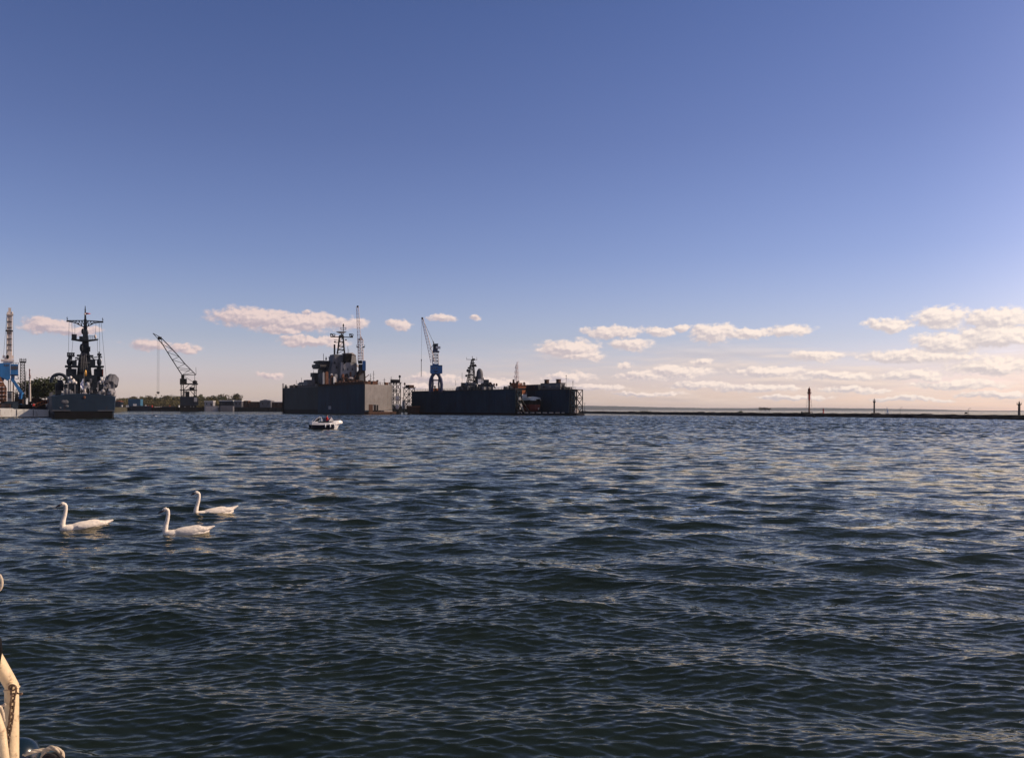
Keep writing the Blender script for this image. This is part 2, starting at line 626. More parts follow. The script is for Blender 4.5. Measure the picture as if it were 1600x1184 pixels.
#@@WATER
# ------------------------------------------------------------------ water
def build_water():
    rng = np.random.default_rng(11)
    rows = [0.4, 1.0, 1.8, 2.6, 3.3, 3.9]
    fpx = 851.0
    v = CAMZ * fpx / 4.4
    while v > 2:
        rows.append(CAMZ * fpx / v)
        v -= .85 if v > 330 else .42
        if rows[-1] > 46: break
    r, st = rows[-1], .33
    while r < 15500:
        if r > 430: st *= 1.13
        elif r > 200: st = .42
        r += st
        rows.append(r)
    rows = np.array(rows)
    a_in = np.linspace(-R(37), R(37), 640)
    a_out = np.linspace(R(37), R(323), 74)[1:-1]
    az = np.concatenate([a_in, a_out])
    nr, na = len(rows), len(az)
    RR, AA = np.meshgrid(rows, az, indexing='ij')
    X, Y = RR * np.sin(AA), RR * np.cos(AA)
    dr = np.gradient(rows)[:, None]
    da = np.concatenate([np.full(640, a_in[1] - a_in[0]), np.full(len(a_out), a_out[1] - a_out[0])])[None, :]
    spx = RR * da                      # sideways spacing
    Z = np.zeros_like(X); DX = np.zeros_like(X); DY = np.zeros_like(X)
    lost = np.zeros_like(X)
    sA = np.sin(AA); cA = np.cos(AA)
    NW = 230
    lam = np.exp(np.linspace(math.log(.085), math.log(4.0), NW))
    lam *= rng.uniform(.96, 1.04, NW)
    main = math.pi * 1.5               # travel towards the camera (-y)
    dirs = main + np.where(rng.random(NW) < .5, 1, -1) * rng.normal(R(17), R(9) + R(10) * np.clip(lam, 0, 1.5), NW)
    amp_shape = 1.0 * np.exp(-np.log(lam / .16) ** 2 / .50) + .44 * np.exp(-np.log(lam / 2.1) ** 2 / .36) + .22
    slope = amp_shape * rng.uniform(.6, 1.3, NW)
    slope *= WAVE_SLOPE * math.sqrt(2) / math.sqrt((slope ** 2).sum())
    open_chop = np.clip((RR - 9) / 22, 0, 1)          # short chop grows away from the sheltered boat
    for l, th, sl, ph in zip(lam, dirs, slope, rng.uniform(0, 6.28, NW)):
        k = 2 * math.pi / l
        kx, ky = math.cos(th), math.sin(th)
        a = sl / k
        # spacing of the grid measured along the travel of this wave
        along = np.abs(kx * sA + ky * cA) * dr + np.abs(kx * cA - ky * sA) * spx
        w = np.clip((l / along - 1.9) / 1.3, 0, 1)
        lost += (sl ** 2 / 2) * (1 - w ** 2)
        w = w * (1 + open_chop * 2.7 * math.exp(-math.log(l / .55) ** 2 / .4))
        arg = k * (kx * X + ky * Y) + ph
        Z += w * a * np.cos(arg)
        s = w * a * np.sin(arg) * .85
        DX -= kx * s; DY -= ky * s
    keep = np.clip((RR - 0.4) / 1.0, 0, 1)
    keep = keep * (1 + 1.7 * np.clip((RR - 60) / 140, 0, 1))     # rougher out in the open basin
    # a long gust pattern: calmer and rougher patches
    gust = 1 + .16 * np.sin(.11 * X + .31 * Y + 1.1) * np.sin(.17 * X - .09 * Y) + .14 * np.sin(.05 * X + .075 * Y + 2.0 * np.sin(.03 * X))
    keep = keep * gust
    Z *= keep; DX *= keep; DY *= keep
    co = np.stack([X + DX, Y + DY, Z], -1).reshape(-1, 3)
    idx = np.arange(nr * na).reshape(nr, na)
    i0 = idx[:-1, :]; i1 = idx[1:, :]
    j0 = np.roll(i0, -1, 1); j1 = np.roll(i1, -1, 1)
    quads = np.stack([j0, j1, i1, i0], -1).reshape(-1, 4)
    nv = len(co)
    me = bpy.data.meshes.new('water')
    cen = np.array([[0, 0, 0]])
    co = np.concatenate([co, cen]).astype(np.float32)
    fan = np.stack([np.full(na, nv), np.roll(idx[0], -1), idx[0]], -1)
    me.vertices.add(nv + 1)
    me.vertices.foreach_set('co', co.ravel())
    loops = np.concatenate([quads.ravel(), fan.ravel()]).astype(np.int32)
    me.loops.add(len(loops))
    me.loops.foreach_set('vertex_index', loops)
    nq, nf = len(quads), len(fan)
    me.polygons.add(nq + nf)
    starts = np.concatenate([np.arange(nq) * 4, nq * 4 + np.arange(nf) * 3]).astype(np.int32)
    me.polygons.foreach_set('loop_start', starts)
    me.polygons.foreach_set('use_smooth', np.ones(nq + nf, dtype=bool))
    me.update(calc_edges=True)
    me.validate()
    at = me.attributes.new('unresolved', 'FLOAT', 'POINT')
    at.data.foreach_set('value', np.concatenate([np.sqrt(lost).ravel(), [0]]).astype(np.float32))
    ma = bpy.data.materials.new('harbour_water')
    ma.use_nodes = True
    nt = ma.node_tree
    N, L = nt.nodes, nt.links
    N.remove(N['Principled BSDF'])
    dif = N.new('ShaderNodeBsdfDiffuse')
    dif.inputs['Color'].default_value = (*WATER_COL, 1)
    glo = N.new('ShaderNodeBsdfGlossy')
    glo.inputs['Color'].default_value = (1.0, .945, .80, 1)      # warm tint put into the reflection colour to grey the mirrored sky
    glo.inputs['Roughness'].default_value = .07
    fre = N.new('ShaderNodeFresnel')
    fre.inputs['IOR'].default_value = 1.333
    mxs = N.new('ShaderNodeMixShader')
    L.new(fre.outputs[0], mxs.inputs[0])
    L.new(dif.outputs[0], mxs.inputs[1])
    L.new(glo.outputs[0], mxs.inputs[2])
    L.new(mxs.outputs[0], N['Material Output'].inputs['Surface'])
    geo = N.new('ShaderNodeNewGeometry')
    att = N.new('ShaderNodeAttribute')
    att.attribute_name = 'unresolved'

    def vm(op, a, b_=None):
        n = N.new('ShaderNodeVectorMath')
        n.operation = op
        for i, x in enumerate((a, b_)):
            if x is None: continue
            if isinstance(x, tuple): n.inputs[i].default_value = x
            else: L.new(x, n.inputs[i])
        return n.outputs[0]

    def ripple(sx, sy, rot, strength, detail=2):
        mp = N.new('ShaderNodeMapping')
        mp.inputs['Rotation'].default_value = (0, 0, rot)
        mp.inputs['Scale'].default_value = (sx, sy, 1)
        L.new(geo.outputs['Position'], mp.inputs[0])
        n = N.new('ShaderNodeTexNoise')
        n.inputs['Scale'].default_value = 1
        n.inputs['Detail'].default_value = detail
        n.inputs['Roughness'].default_value = .5
        L.new(mp.outputs[0], n.inputs['Vector'])
        c = vm('SUBTRACT', n.outputs[1], (.5, .5, .5))
        return vm('MULTIPLY', c, (strength * .8, strength, 0))

    # gusts: large patches where the small ripples are stronger or weaker
    mp = N.new('ShaderNodeMapping')
    mp.inputs['Scale'].default_value = (.012, .03, 1)
    L.new(geo.outputs['Position'], mp.inputs[0])
    g = N.new('ShaderNodeTexNoise')
    g.inputs['Scale'].default_value = 1
    g.inputs['Detail'].default_value = 4
    L.new(mp.outputs[0], g.inputs['Vector'])
    gr = N.new('ShaderNodeMapRange')
    gr.inputs[1].default_value = .35; gr.inputs[2].default_value = .65
    gr.inputs[3].default_value = .55; gr.inputs[4].default_value = 1.35
    L.new(g.outputs[0], gr.inputs[0])
    t = vm('ADD', ripple(3.2, 9.0, .35, RIPPLE[0], 3), ripple(3.0, 10.0, -.42, RIPPLE[1], 3))
    t = vm('ADD', t, ripple(16, 34, .1, RIPPLE[2], 2))
    sc = N.new('ShaderNodeVectorMath'); sc.operation = 'SCALE'
    L.new(t, sc.inputs[0]); L.new(gr.outputs[0], sc.inputs['Scale'])
    far = vm('ADD', ripple(.55, 1.3, .3, RIPPLE[3], 4), ripple(.5, 1.5, -.35, RIPPLE[3], 4))
    sf = N.new('ShaderNodeVectorMath'); sf.operation = 'SCALE'
    mul = N.new('ShaderNodeMath'); mul.operation = 'MULTIPLY'
    L.new(att.outputs['Fac'], mul.inputs[0]); L.new(gr.outputs[0], mul.inputs[1])
    L.new(far, sf.inputs[0]); L.new(mul.outputs[0], sf.inputs['Scale'])
    t = vm('ADD', sc.outputs[0], sf.outputs[0])
    nrm = vm('NORMALIZE', vm('ADD', geo.outputs['Normal'], t))
    L.new(nrm, glo.inputs['Normal'])
    L.new(nrm, fre.inputs['Normal'])
    me.materials.append(ma)
    o = bpy.data.objects.new('water', me)
    COL.objects.link(o)
    tag(o, kind='structure')


WAVE_SLOPE = .172
RIPPLE = (.42, .42, .40, 5.0)
WATER_COL = (.0110, .0170, .0135)
build_water()
# ------------------------------------------------------------------ land, quays, breakwater, far coast
def structure(name, mb, m):
    return tag(mb.build(name, m), kind='structure')


def wall_line(pts, w, z0, z1, mb=None):
    """a long strip with a rough top along plan points"""
    mb = mb or MB()
    pts = [Vector((p.x, p.y, 0)) for p in pts]
    return mb


def build_land():
    mb = MB()
    A = [P(-400, 640, 335), P(60, 640, 335), P(182, 640, 560), P(200, 640, 800), P(452, 640, 800), P(640, 640, 780), P(700, 640, 900),
         P(760, 640, 2600), P(-500, 640, 2600)]
    mb.prism_z([(p.x, p.y) for p in A], -2, 3.4)
    structure('land', mb, M['land'])
    # quay wall in front of the middle shore
    a, b = P(184, 640, 796), P(452, 640, 796)
    q = world_thing('quay_wall', 'dark concrete quay wall along the water beneath the far tree line', 'quay', (a.x, a.y, 0))
    L = b.x - a.x
    mb = MB()
    x = 0
    r = random.Random(3)
    while x < L:
        w = r.uniform(14, 30)
        mb.box(x + .1, min(L, x + w), -r.uniform(0, .6), 5, -2, 3.6 + r.uniform(-.2, .5))
        x += w
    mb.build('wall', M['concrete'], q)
    mb = MB()
    for i in range(int(L / 7)):
        mb.box(i * 7 + 1, i * 7 + 1.9, -1.5, -.7, .3, 2.6)
    mb.build('fender_row', M['black'], q)
    # left quay
    mb = MB()
    a, b = P(-200, 640, 322), P(92, 640, 322)
    q = world_thing('quay_wall', 'brown-black quay wall running behind the white pontoon at the left', 'quay', (a.x, a.y, 0))
    mb.box(0, b.x - a.x, 0, 10, -2, 4.2)
    mb.build('wall', M['concrete'], q)
    # breakwater: a long mole of rough blocks, coming nearer to the right
    mb = MB()
    line = [(885, 740), (950, 650), (1100, 520), (1200, 452), (1256, 424), (1400, 372), (1600, 309), (1800, 262), (2100, 215)]
    pts = [P(px, 640, d) for px, d in line]
    rings = []
    r = random.Random(5)
    for a, b in zip(pts, pts[1:]):
        n = max(2, int((b - a).length / 1.6))
        for i in range(n):
            p = a.lerp(b, i / n)
            t = (b - a).normalized()
            nrm = Vector((-t.y, t.x, 0))
            h = 1.62 + r.uniform(-.16, .16) + (.35 if r.random() < .04 else 0)
            ring = []
            for o, z in ((-5.2, -1.5), (-4.2, .2), (-3.0, h * .8), (-2.0, h), (2.0, h + r.uniform(-.1, .1)), (3.4, h * .7), (5.2, -1.5)):
                q_ = p + nrm * (o + r.uniform(-.25, .25))
                ring.append((q_.x, q_.y, z + r.uniform(-.12, .12)))
            rings.append(ring)
    mb.loft(rings)
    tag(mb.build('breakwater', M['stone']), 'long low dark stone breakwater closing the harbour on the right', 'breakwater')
    # lower landing stage in front of the lighthouse
    mb = MB()
    line = [(1260, 408), (1400, 362), (1600, 302), (1800, 257)]
    pts = [P(px, 640, d) for px, d in line]
    rings = []
    for a, b in zip(pts, pts[1:]):
        n = int((b - a).length / 2)
        for i in range(n):
            p = a.lerp(b, i / n)
            ring = []
            for o, z in ((-1.8, -1), (-1.8, .75), (1.8, .8), (1.8, -1)):
                ring.append((p.x + o * .3, p.y + o, z + r.uniform(-.08, .08)))
            rings.append(ring)
    mb.loft(rings)
    tag(mb.build('landing_stage', M['stone']), 'low dark ledge along the foot of the breakwater below the lighthouse', 'landing stage')
    # far coast (wooded low hills)
    mb = MB()
    r = random.Random(9)
    rings = []
    D = 12500
    prof = [(-900, 640, 10), (300, 632, 15), (800, 633.5, 15), (905, 633.6, 22), (960, 634.4, 22), (1030, 636.2, 20), (1110, 637.4, 16), (1170, 637.6, 15), (1230, 637.0, 17),
            (1300, 637.4, 17), (1370, 638.2, 15), (1440, 639.3, 10), (1500, 640.6, 5), (1545, 641.6, 2.5), (1700, 642.2, 1)]
    for (p0, y0, _), (p1, y1, _) in zip(prof, prof[1:]):
        n = max(3, int((p1 - p0) / 2.5))
        for i in range(n):
            t = i / n
            px = p0 + (p1 - p0) * t
            py = y0 + (y1 - y0) * t
            q_ = P(px, py, D)
            h = max(.8, q_.z) + r.uniform(-2.4, 2.4)
            rings.append([(q_.x, D - 60, -1), (q_.x, D, h * .55), (q_.x, D + 60, h + r.uniform(-.5, .5)), (q_.x, D + 400, h * 1.0), (q_.x, D + 420, -1)])
    mb.loft(rings)
    structure('far_coast', mb, M['coast'])


build_land()


# ------------------------------------------------------------------ trees
def crown_mesh(seed, n, leaf, lobes):
    r = random.Random(seed)
    mb = MB()
    L = []
    for _ in range(lobes):
        a, h = r.uniform(0, 6.28), r.uniform(.36, .86)
        rr = r.uniform(.05, .34)
        L.append((Vector((math.cos(a) * rr, math.sin(a) * rr, h)), r.uniform(.13, .22)))
    for _ in range(n):
        c, s = r.choice(L)
        d = Vector((r.gauss(0, 1), r.gauss(0, 1), r.gauss(0, 1))).normalized() * s * r.uniform(.55, 1.08)
        p = c + Vector((d.x, d.y, d.z * .85))
        u = Vector((r.gauss(0, 1), r.gauss(0, 1), r.gauss(0, 1))).normalized()
        v = u.orthogonal().normalized()
        l = leaf * r.uniform(.6, 1.4)
        mb.add([p + u * l, p + v * l * .7, p - u * l, p - v * l * .7], [(0, 1, 2, 3)])
    return mb


def trunk_mesh(seed):
    r = random.Random(seed)
    mb = MB()
    mb.path([(0, 0, -.02), (.01, 0, .2), (0.015, .01, .45), (0, .01, .7)], [.035, .026, .018, .008], 7)
    for i in range(5):
        a = i * 1.25 + r.uniform(-.3, .3)
        z = r.uniform(.22, .5)
        mb.tube((.01, 0, z), (math.cos(a) * .26, math.sin(a) * .26, z + r.uniform(.15, .3)), .013, .004, 5)
    return mb


TREES = []
for k in range(6):
    root = world_thing('broadleaf_tree', None, None)
    cm = crown_mesh(20 + k, 1500, .030, 12 + k)
    cr = cm.build('crown', M[('leaf1', 'leaf2', 'leaf3')[k % 3]], root)
    tr = trunk_mesh(40 + k).build('trunk', M['bark'], root)
    TREES.append([root, False])


def tree(k, px, d, top, base=3.4, wide=1.0, label='', group=None, seed=0):
    root, used = TREES[k]
    o = copy_tree(root) if used else root
    TREES[k][1] = True
    p = P(px, top, d)
    h = p.z - base
    o.location = (p.x, p.y, base)
    o.scale = (h * wide, h * wide, h)
    o.rotation_euler = (0, 0, seed * 1.7)
    tag(o, label, 'tree', group)
    return o


# the big trees behind the warship
bigs = [(60, 400, 586, 1.25, 0, 'broad dark green tree in front of the tall floodlight mast, left of the warship'),
        (79, 396, 585, 1.25, 2, 'tall dark green tree rising just left of the moored warship'),
        (45, 410, 592, 1.0, 1, 'olive green tree half hidden behind the wooden mast'),
        (70, 405, 596, 1.0, 3, 'low leafy tree filling the gap under the tall tree near the warship')]
for i, (px, d, top, w, k, lb) in enumerate(bigs):
    tree(k, px, d, top, 3.4, w * .95, lb, 'trees left of the warship', i + 1)
# the wood behind the quay
wood = [(186, 621), (193, 620.5), (201, 619.5), (209, 620), (217, 619), (226, 618.5), (234, 617.5), (242, 619), (250, 619), (258, 618),
        (266, 619.5), (274, 617.5), (282, 619), (290, 618), (298, 619)]
for i, (px, top) in enumerate(wood):
    tree((i * 5 + 1) % 6, px, 905 + (i % 3) * 18, top + rnd.uniform(-1, .6), 3.4, 1.05,
         'bushy tree in the even row of woodland behind the quay, left of the black crane', 'woodland trees left of the black crane', i)
wood = [(309, 614.5, 'tall green tree directly right of the black crane'), (318, 616, 'green tree behind the small white hut'),
        (327, 618, 'rounded tree between the small white hut and the longer shed'), (335, 616.5, 'olive tree behind the gap between hut and long shed'),
        (343, 617, 'spreading tree above the left end of the long white shed'),
        (350, 614, 'tallest of the trees, above the middle of the long white shed'), (357, 620, 'short bushy tree above the right end of the long shed')]
for i, (px, top, lb) in enumerate(wood):
    tree((i * 2 + 3) % 6, px, 900 + (i % 3) * 15, top, 3.4, 1.0, lb, 'trees behind the sheds', i)
tree(4, 369, 890, 615, 3.4, .95, 'lone round-topped tree standing apart above the flat white sheds', 'trees behind the sheds', 5)
tree(1, 376, 895, 622, 3.4, .9, 'small shrubby tree leaning against the lone round-topped tree', 'trees behind the sheds', 2)
for i, (px, w) in enumerate(((1189, 1.1), (1196, 1.5), (1202, 1.2))):
    tree((2, 5, 3)[i], px, 2600, 635.6 + i * .2, .5, w * 1.3, ('left of three dark far trees on the coast', 'broadest of three dark far trees on the coast',
         'right of three dark far trees on the coast')[i], 'clump of trees on the far coast', i)
for rt, used in TREES:
    if not used:
        for ch in list(rt.children): bpy.data.objects.remove(ch)
        bpy.data.objects.remove(rt)


# undergrowth beneath the wood, one mass nobody could count
def undergrowth():
    r = random.Random(2)
    mb = MB()
    for _ in range(11000):
        px = r.uniform(182, 372)
        d = r.uniform(868, 900)
        p = P(px, 640, d)
        z = 3.2 + abs(r.gauss(0, 1)) * 3.6
        c = Vector((p.x, p.y, z))
        u = Vector((r.gauss(0, 1), r.gauss(0, 1), r.gauss(0, 1))).normalized() * .75
        v = u.orthogonal() * .8
        mb.add([c + u, c + v, c - u, c - v], [(0, 1, 2, 3)])
    tag(mb.build('undergrowth', M['leaf2']), 'brownish scrub under the trees behind the quay', 'scrub', kind='stuff')


undergrowth()


# ------------------------------------------------------------------ sheds and small things on the middle shore
def shed(name, px0, px1, top, bot, d, wall, roof, label, depth=9, door=None, cat='building', pitch=.0, roof_edge=.7):
    fr = Frame((px0 + px1) / 2, d, R(18), 3.4)
    t = fr.thing(name, label, cat, 'sheds along the quay')
    a, b = fr.f(px0, bot, 0), fr.f(px1, top, 0)
    z0, z1 = -.1, b.z
    MB().box(a.x, b.x, 0, depth, z0, z1).build('wall', wall, t)
    mb = MB()
    if pitch:
        mb.prism_y([(a.x - .4, z1 + .01), (b.x + .4, z1 + .01), (b.x + .4, z1 + .3), ((a.x + b.x) / 2, z1 + pitch), (a.x - .4, z1 + .3)], -.4, depth + .4)
    else:
        mb.box(a.x - .3, b.x + .3, -.35, depth + .35, z1 + .01, z1 + roof_edge)
    mb.build('roof', roof, t)
    if door:
        for (u0, u1, v1) in door:
            x0, x1 = a.x + (b.x - a.x) * u0, a.x + (b.x - a.x) * u1
            MB().box(x0, x1, -.12, .2, 0, z1 * v1).build('door', M['black'], t)
    n = max(2, int((b.x - a.x) / 4))
    for i in range(n):
        x = a.x + (b.x - a.x) * (i + .5) / n
        MB().box(x - .5, x + .5, -.08, .1, z1 * .5, z1 * .78).build('window', M['glass'], t)
    return t


shed('white_hut', 319.5, 333, 627.5, 634.5, 850, M['lgrey'], M['white'], 'small white hut with a dark open doorway right of the black crane', 7, [(.72, .86, .7)])
shed('long_shed', 342.5, 364, 626.5, 634.5, 858, M['mast'], M['white'], 'long dark-walled shed with a thin bright flat roof')
shed('white_shed', 366, 377.5, 626.5, 634, 852, M['grey'], M['white'], 'white flat-roofed shed with a sunlit end wall right of the long shed', 10)
shed('dark_shed', 379, 387.5, 627, 634, 858, M['rust'], M['brownred'], 'dark boxy shed between the white shed and the low brown row', 8)
shed('brown_shed', 390, 404, 628.5, 634, 856, M['rust'], M['rust'], 'low brown shed left of the pale gabled warehouse', 8)
shed('warehouse', 406, 423, 626.5, 634, 852, M['grey'], M['lgrey'], 'grey warehouse with a pale raised roof near the floating dock', 12, None, 'building', 1.6)
shed('brown_store', 425, 446, 628.8, 634, 856, M['rust'], M['cream'], 'long brown store with a pale roof half hidden by the big floating dock', 9)
shed('rust_roof_hut', 178, 188.5, 627.5, 633.5, 838, M['mast'], M['orange'], 'hut with an orange-red roof beside the warship hull', 8, None, 'building', 1.0)


def container(px0, px1, top, bot, d, m, label, name='shipping_container', face=R(28)):
    fr = Frame((px0 + px1) / 2, d, face, 3.4)
    t = fr.thing(name, label, 'container', 'containers on the quay')
    a, b = fr.f(px0, bot, 0), fr.f(px1, top, 0)
    mb = MB()
    mb.box(a.x, b.x, 0, 5, -.05, b.z)
    n = int((b.x - a.x) / .6)
    for i in range(n):
        x = a.x + (i + .5) * (b.x - a.x) / n
        mb.box(x - .12, x + .12, -.08, .02, .2, b.z - .2)
    mb.build('body', m, t)
    mb = MB()
    q = [(a.x, .1), (b.x, .1), (b.x, b.z), (a.x, b.z)]
    mb.path([(x, -.06, z) for x, z in q], .14, 4, True)
    mb.build('end_frame', m, t)
    return t


container(200.5, 219.5, 623.5, 631.5, 842, M['cyan'], 'big pale blue container box standing on the quay below the trees')
# red and white bits of machinery and drums along the quay edge
bits = [(227.5, 'white', 'small white drum on the quay right of the blue container'), (231, 'orange', 'small orange drum on the quay right of the blue container'),
        (237.5, 'red', 'red drum on the quay, nearest to the pile of pale sacks'), (265, 'orange', 'orange drum on the quay edge left of the black crane'),
        (190.5, 'white', 'white drum on the quay between orange hut and blue container'), (279.5, 'white', 'white drum standing by the left foot of the black crane')]
for i, (px, c, lb) in enumerate(bits):
    fr = Frame(px, 806, 0, 3.5)
    t = fr.thing('steel_drum', lb, 'drum', 'drums on the quay')
    MB().lathe((0, 0, 0), [(.62, 0), (.65, .1), (.62, .2), (.62, 1.0), (.66, 1.1), (.62, 1.2), (.62, 2.0)], 12).build('body', M[c], t, True)
    MB().lathe((0, 0, 2.0), [(.66, 0), (.66, .12), (.3, .14)], 12).build('lid', M[c], t)
mb = MB()
r = random.Random(4)
for i in range(14):
    mb.ell((r.uniform(-4, 4), r.uniform(-.8, .8), .3 + .3 * r.random()), .7, .5, .4, 8, 6)
o = mb.build('sack_pile', M['cream'])
o.location = P(247, 640, 808); o.location.z = 3.5
tag(o, 'flat pile of pale sacks on the quay left of the black crane', 'sacks')
# a grey work boat against the quay wall
def workboat(px0, px1, d, top, hullm, label, house=None, name='work_barge'):
    fr = Frame((px0 + px1) / 2, d)
    t = fr.thing(name, label, 'barge', 'barges along the far quay')
    a, b = fr.f(px0, 640, 0).x, fr.f(px1, 640, 0).x
    h = fr.f(px0, top, 0).z
    mb = MB()
    rings = []
    for x, k in ((a, .6), (a + .06 * (b - a), 1), (b - .1 * (b - a), 1), (b, .55)):
        rings.append([(x, -3 * k, h), (x, -2.7 * k, -.8), (x, 2.7 * k, -.8), (x, 3 * k, h)])
    mb.loft(rings).build('hull', hullm, t)
    MB().box(a + .1 * (b - a), b - .12 * (b - a), -2.2, 2.2, h - .1, h + .35).build('hatch', M['grey'], t)
    if house:
        x0 = a + (b - a) * house[0]; x1 = a + (b - a) * house[1]
        w = MB().box(x0, x1, -2, 2, h + .36, h + house[2]).build('wheelhouse', M['white'], t)
        MB().box(x0 + .3, x1 - .3, -2.06, -1.9, h + house[2] * .6, h + house[2] * .85).build('window', M['glass'], w)
    return t


workboat(319, 343, 786, 634.6, M['lgrey'], 'pale grey barge lying along the quay wall, nearest the black crane')
workboat(343, 366, 787, 634.2, M['grey'], 'mid grey barge moored below the long dark shed')
workboat(203, 237, 788, 634.4, M['mast'], 'dark grey barge moored below the blue container', (.15, .3, 2.2))
workboat(250, 277, 788, 635.5, M['black'], 'black low barge moored left of the black crane')
workboat(184, 202, 786, 636.0, M['black'], 'black barge with a pale wheelhouse moored just right of the warship', (.72, .95, 1.8))


# ------------------------------------------------------------------ black floating crane
def black_crane():
    fr = Frame(294, 790, 0)
    t = fr.thing('floating_crane', 'tall black lattice harbour crane with its long jib reaching up to the left', 'crane')
    S = M['steel']
    mb = MB(); fr.box(mb, 281, 307, 633.5, 643.5, -8, 12)
    mb.build('pontoon', M['black'], t)
    mb = MB(); fr.box(mb, 281.5, 307, 619.5, 633.4, -4, 8)
    fr.box(mb, 304, 310, 623, 633, -2, 5)
    for px in (284, 288, 292, 296, 300, 304):
        fr.box(mb, px - .3, px + .3, 620, 633, -4.2, -3.9)
    hs = mb.build('machine_house', M['mast'], t)
    for px, py in ((289, 635.5), (298, 635.2), (302.5, 635.3)):
        mb = MB(); fr.box(mb, px - .8, px + .8, py - .5, py + .5, -8.2, -7.9)
        mb.build('fender_plate', M['lgrey'], t)
    mb = MB(); fr.box(mb, 303, 308, 621, 627.5, -5.4, -4.2)
    mb.build('cabin', M['lgrey'], t)
    # open tower
    mb = MB()
    for y0 in (-3.5, 7):
        for px in (283, 286.5, 303.5, 306.5):
            fr.bar(mb, (px, 620), (px, 600), .55, y0)
        for (a, b) in (((283, 620), (292, 609.5)), ((292, 609.5), (303.5, 600)), ((306, 620), (297, 609.5)), ((286, 609.5), (296, 600)),
                       ((283, 609.5), (306.5, 609.5)), ((283, 600), (306.5, 600)), ((288, 620), (288, 610))):
            fr.bar(mb, a, b, .5, y0)
        for px in (283, 306.5):
            for i in range(5):
                fr.bar(mb, (px, 620 - 4 * i), (px + (3.5 if px < 290 else -3), 616 - 4 * i), .25, y0)
    mb.build('tower', S, t)
    mb = MB(); fr.box(mb, 281, 309.5, 599, 600.3, -4, 8)
    fr.box(mb, 281, 308, 608.8, 609.8, -4, 8)
    mb.build('platform', S, t)
    mb = MB(); fr.box(mb, 281, 292, 591.5, 598.9, -3, 6); fr.box(mb, 283, 288, 586, 591.4, -2, 4)
    mb.build('winch_house', M['black'], t)
    mb = MB(); fr.ell(mb, 304.5, 597, 1, 4, 3, 3); fr.box(mb, 296, 304, 605, 608.7, -3, 5); fr.box(mb, 289.5, 296, 611.5, 619.3, -3, 5)
    mb.build('counterweight', M['black'], t)
    # jib : triangular truss, hinge at lower left, head at upper left
    mb = MB()
    lower = [(284.5, 586), (277, 574.5), (269, 562), (261.5, 550), (254, 538), (246.5, 529)]
    upper = [(306, 585.5), (297.5, 577), (289, 568.5), (280, 557.5), (270, 546.5), (251, 527)]
    for yy in (-1.4, 1.4):
        for pl in (lower, upper):
            for a, b in zip(pl, pl[1:]):
                fr.bar(mb, a, b, .8, yy)
        for i in range(5):
            fr.bar(mb, lower[i], upper[i], .4, yy)
            fr.bar(mb, lower[i], upper[i + 1], .38, yy)
        fr.bar(mb, lower[0], upper[0], .55, yy)
        fr.bar(mb, (284.5, 586), (303, 582), .45, yy)
        fr.bar(mb, lower[5], (239, 520.8), .55, yy)
        fr.bar(mb, upper[5], (239, 520.8), .55, yy)
        fr.bar(mb, (281, 577.8), (297, 580), .4, yy)
    for a in lower + upper + [(239, 520.8)]:
        fr.bar(mb, a, a, .4, -1.4, 1.4)
    for i in range(5):
        fr.bar(mb, lower[i], lower[i + 1], .25, -1.4, 1.4)
        fr.bar(mb, upper[i], upper[i + 1], .25, 1.4, -1.4)
    jb = mb.build('jib', S, t)
    mb = MB(); fr.box(mb, 246.5, 252.5, 526.3, 530, -1.2, 1.2)
    mb.build('sheave_block', M['black'], jb)
    mb = MB()
    fr.bar(mb, (304.3, 586), (304.3, 597), .3, 0)
    fr.bar(mb, (306.5, 585), (306, 574), .22, 0)
    fr.bar(mb, (286, 586.5), (302, 597), .35, -1)
    fr.bar(mb, (286, 586.5), (302, 597), .35, 2)
    mb.build('strut', S, t)
    mb = MB()
    for dx in (-.6, .9, 2.4):
        fr.bar(mb, (246.4 + dx, 530), (246 + dx, 612), .09, 0)
    rp = mb.build('hoist_rope', S, t)
    mb = MB(); fr.box(mb, 244.7, 249.2, 612, 614.5, -.6, .6)
    fr.bar(mb, (247, 614.5), (247, 616.5), .4, 0)
    mb.build('hook_block', M['black'], rp)


black_crane()
# ------------------------------------------------------------------ ship hull helper: sections along y (0 = stern)
def ship_hull(mb, secs, sheer=.60, bilge=-1.5):
    rings = []
    for y, bd, bw, zd in secs:
        k = .86
        rings.append([(-bd, y, zd), (-bd * k - bw * (1 - k), y, zd * .45), (-bw, y, 0.05), (-bw * .8, y, bilge), (bw * .8, y, bilge), (bw, y, .05),
                      (bd * k + bw * (1 - k), y, zd * .45), (bd, y, zd), (bd * .5, y, zd + sheer), (0, y, zd + sheer * 1.3), (-bd * .5, y, zd + sheer)])
    return mb.loft(rings)


def P_(fr, *pts, y=0):
    return [fr.f(a, b, y) for a, b in pts]


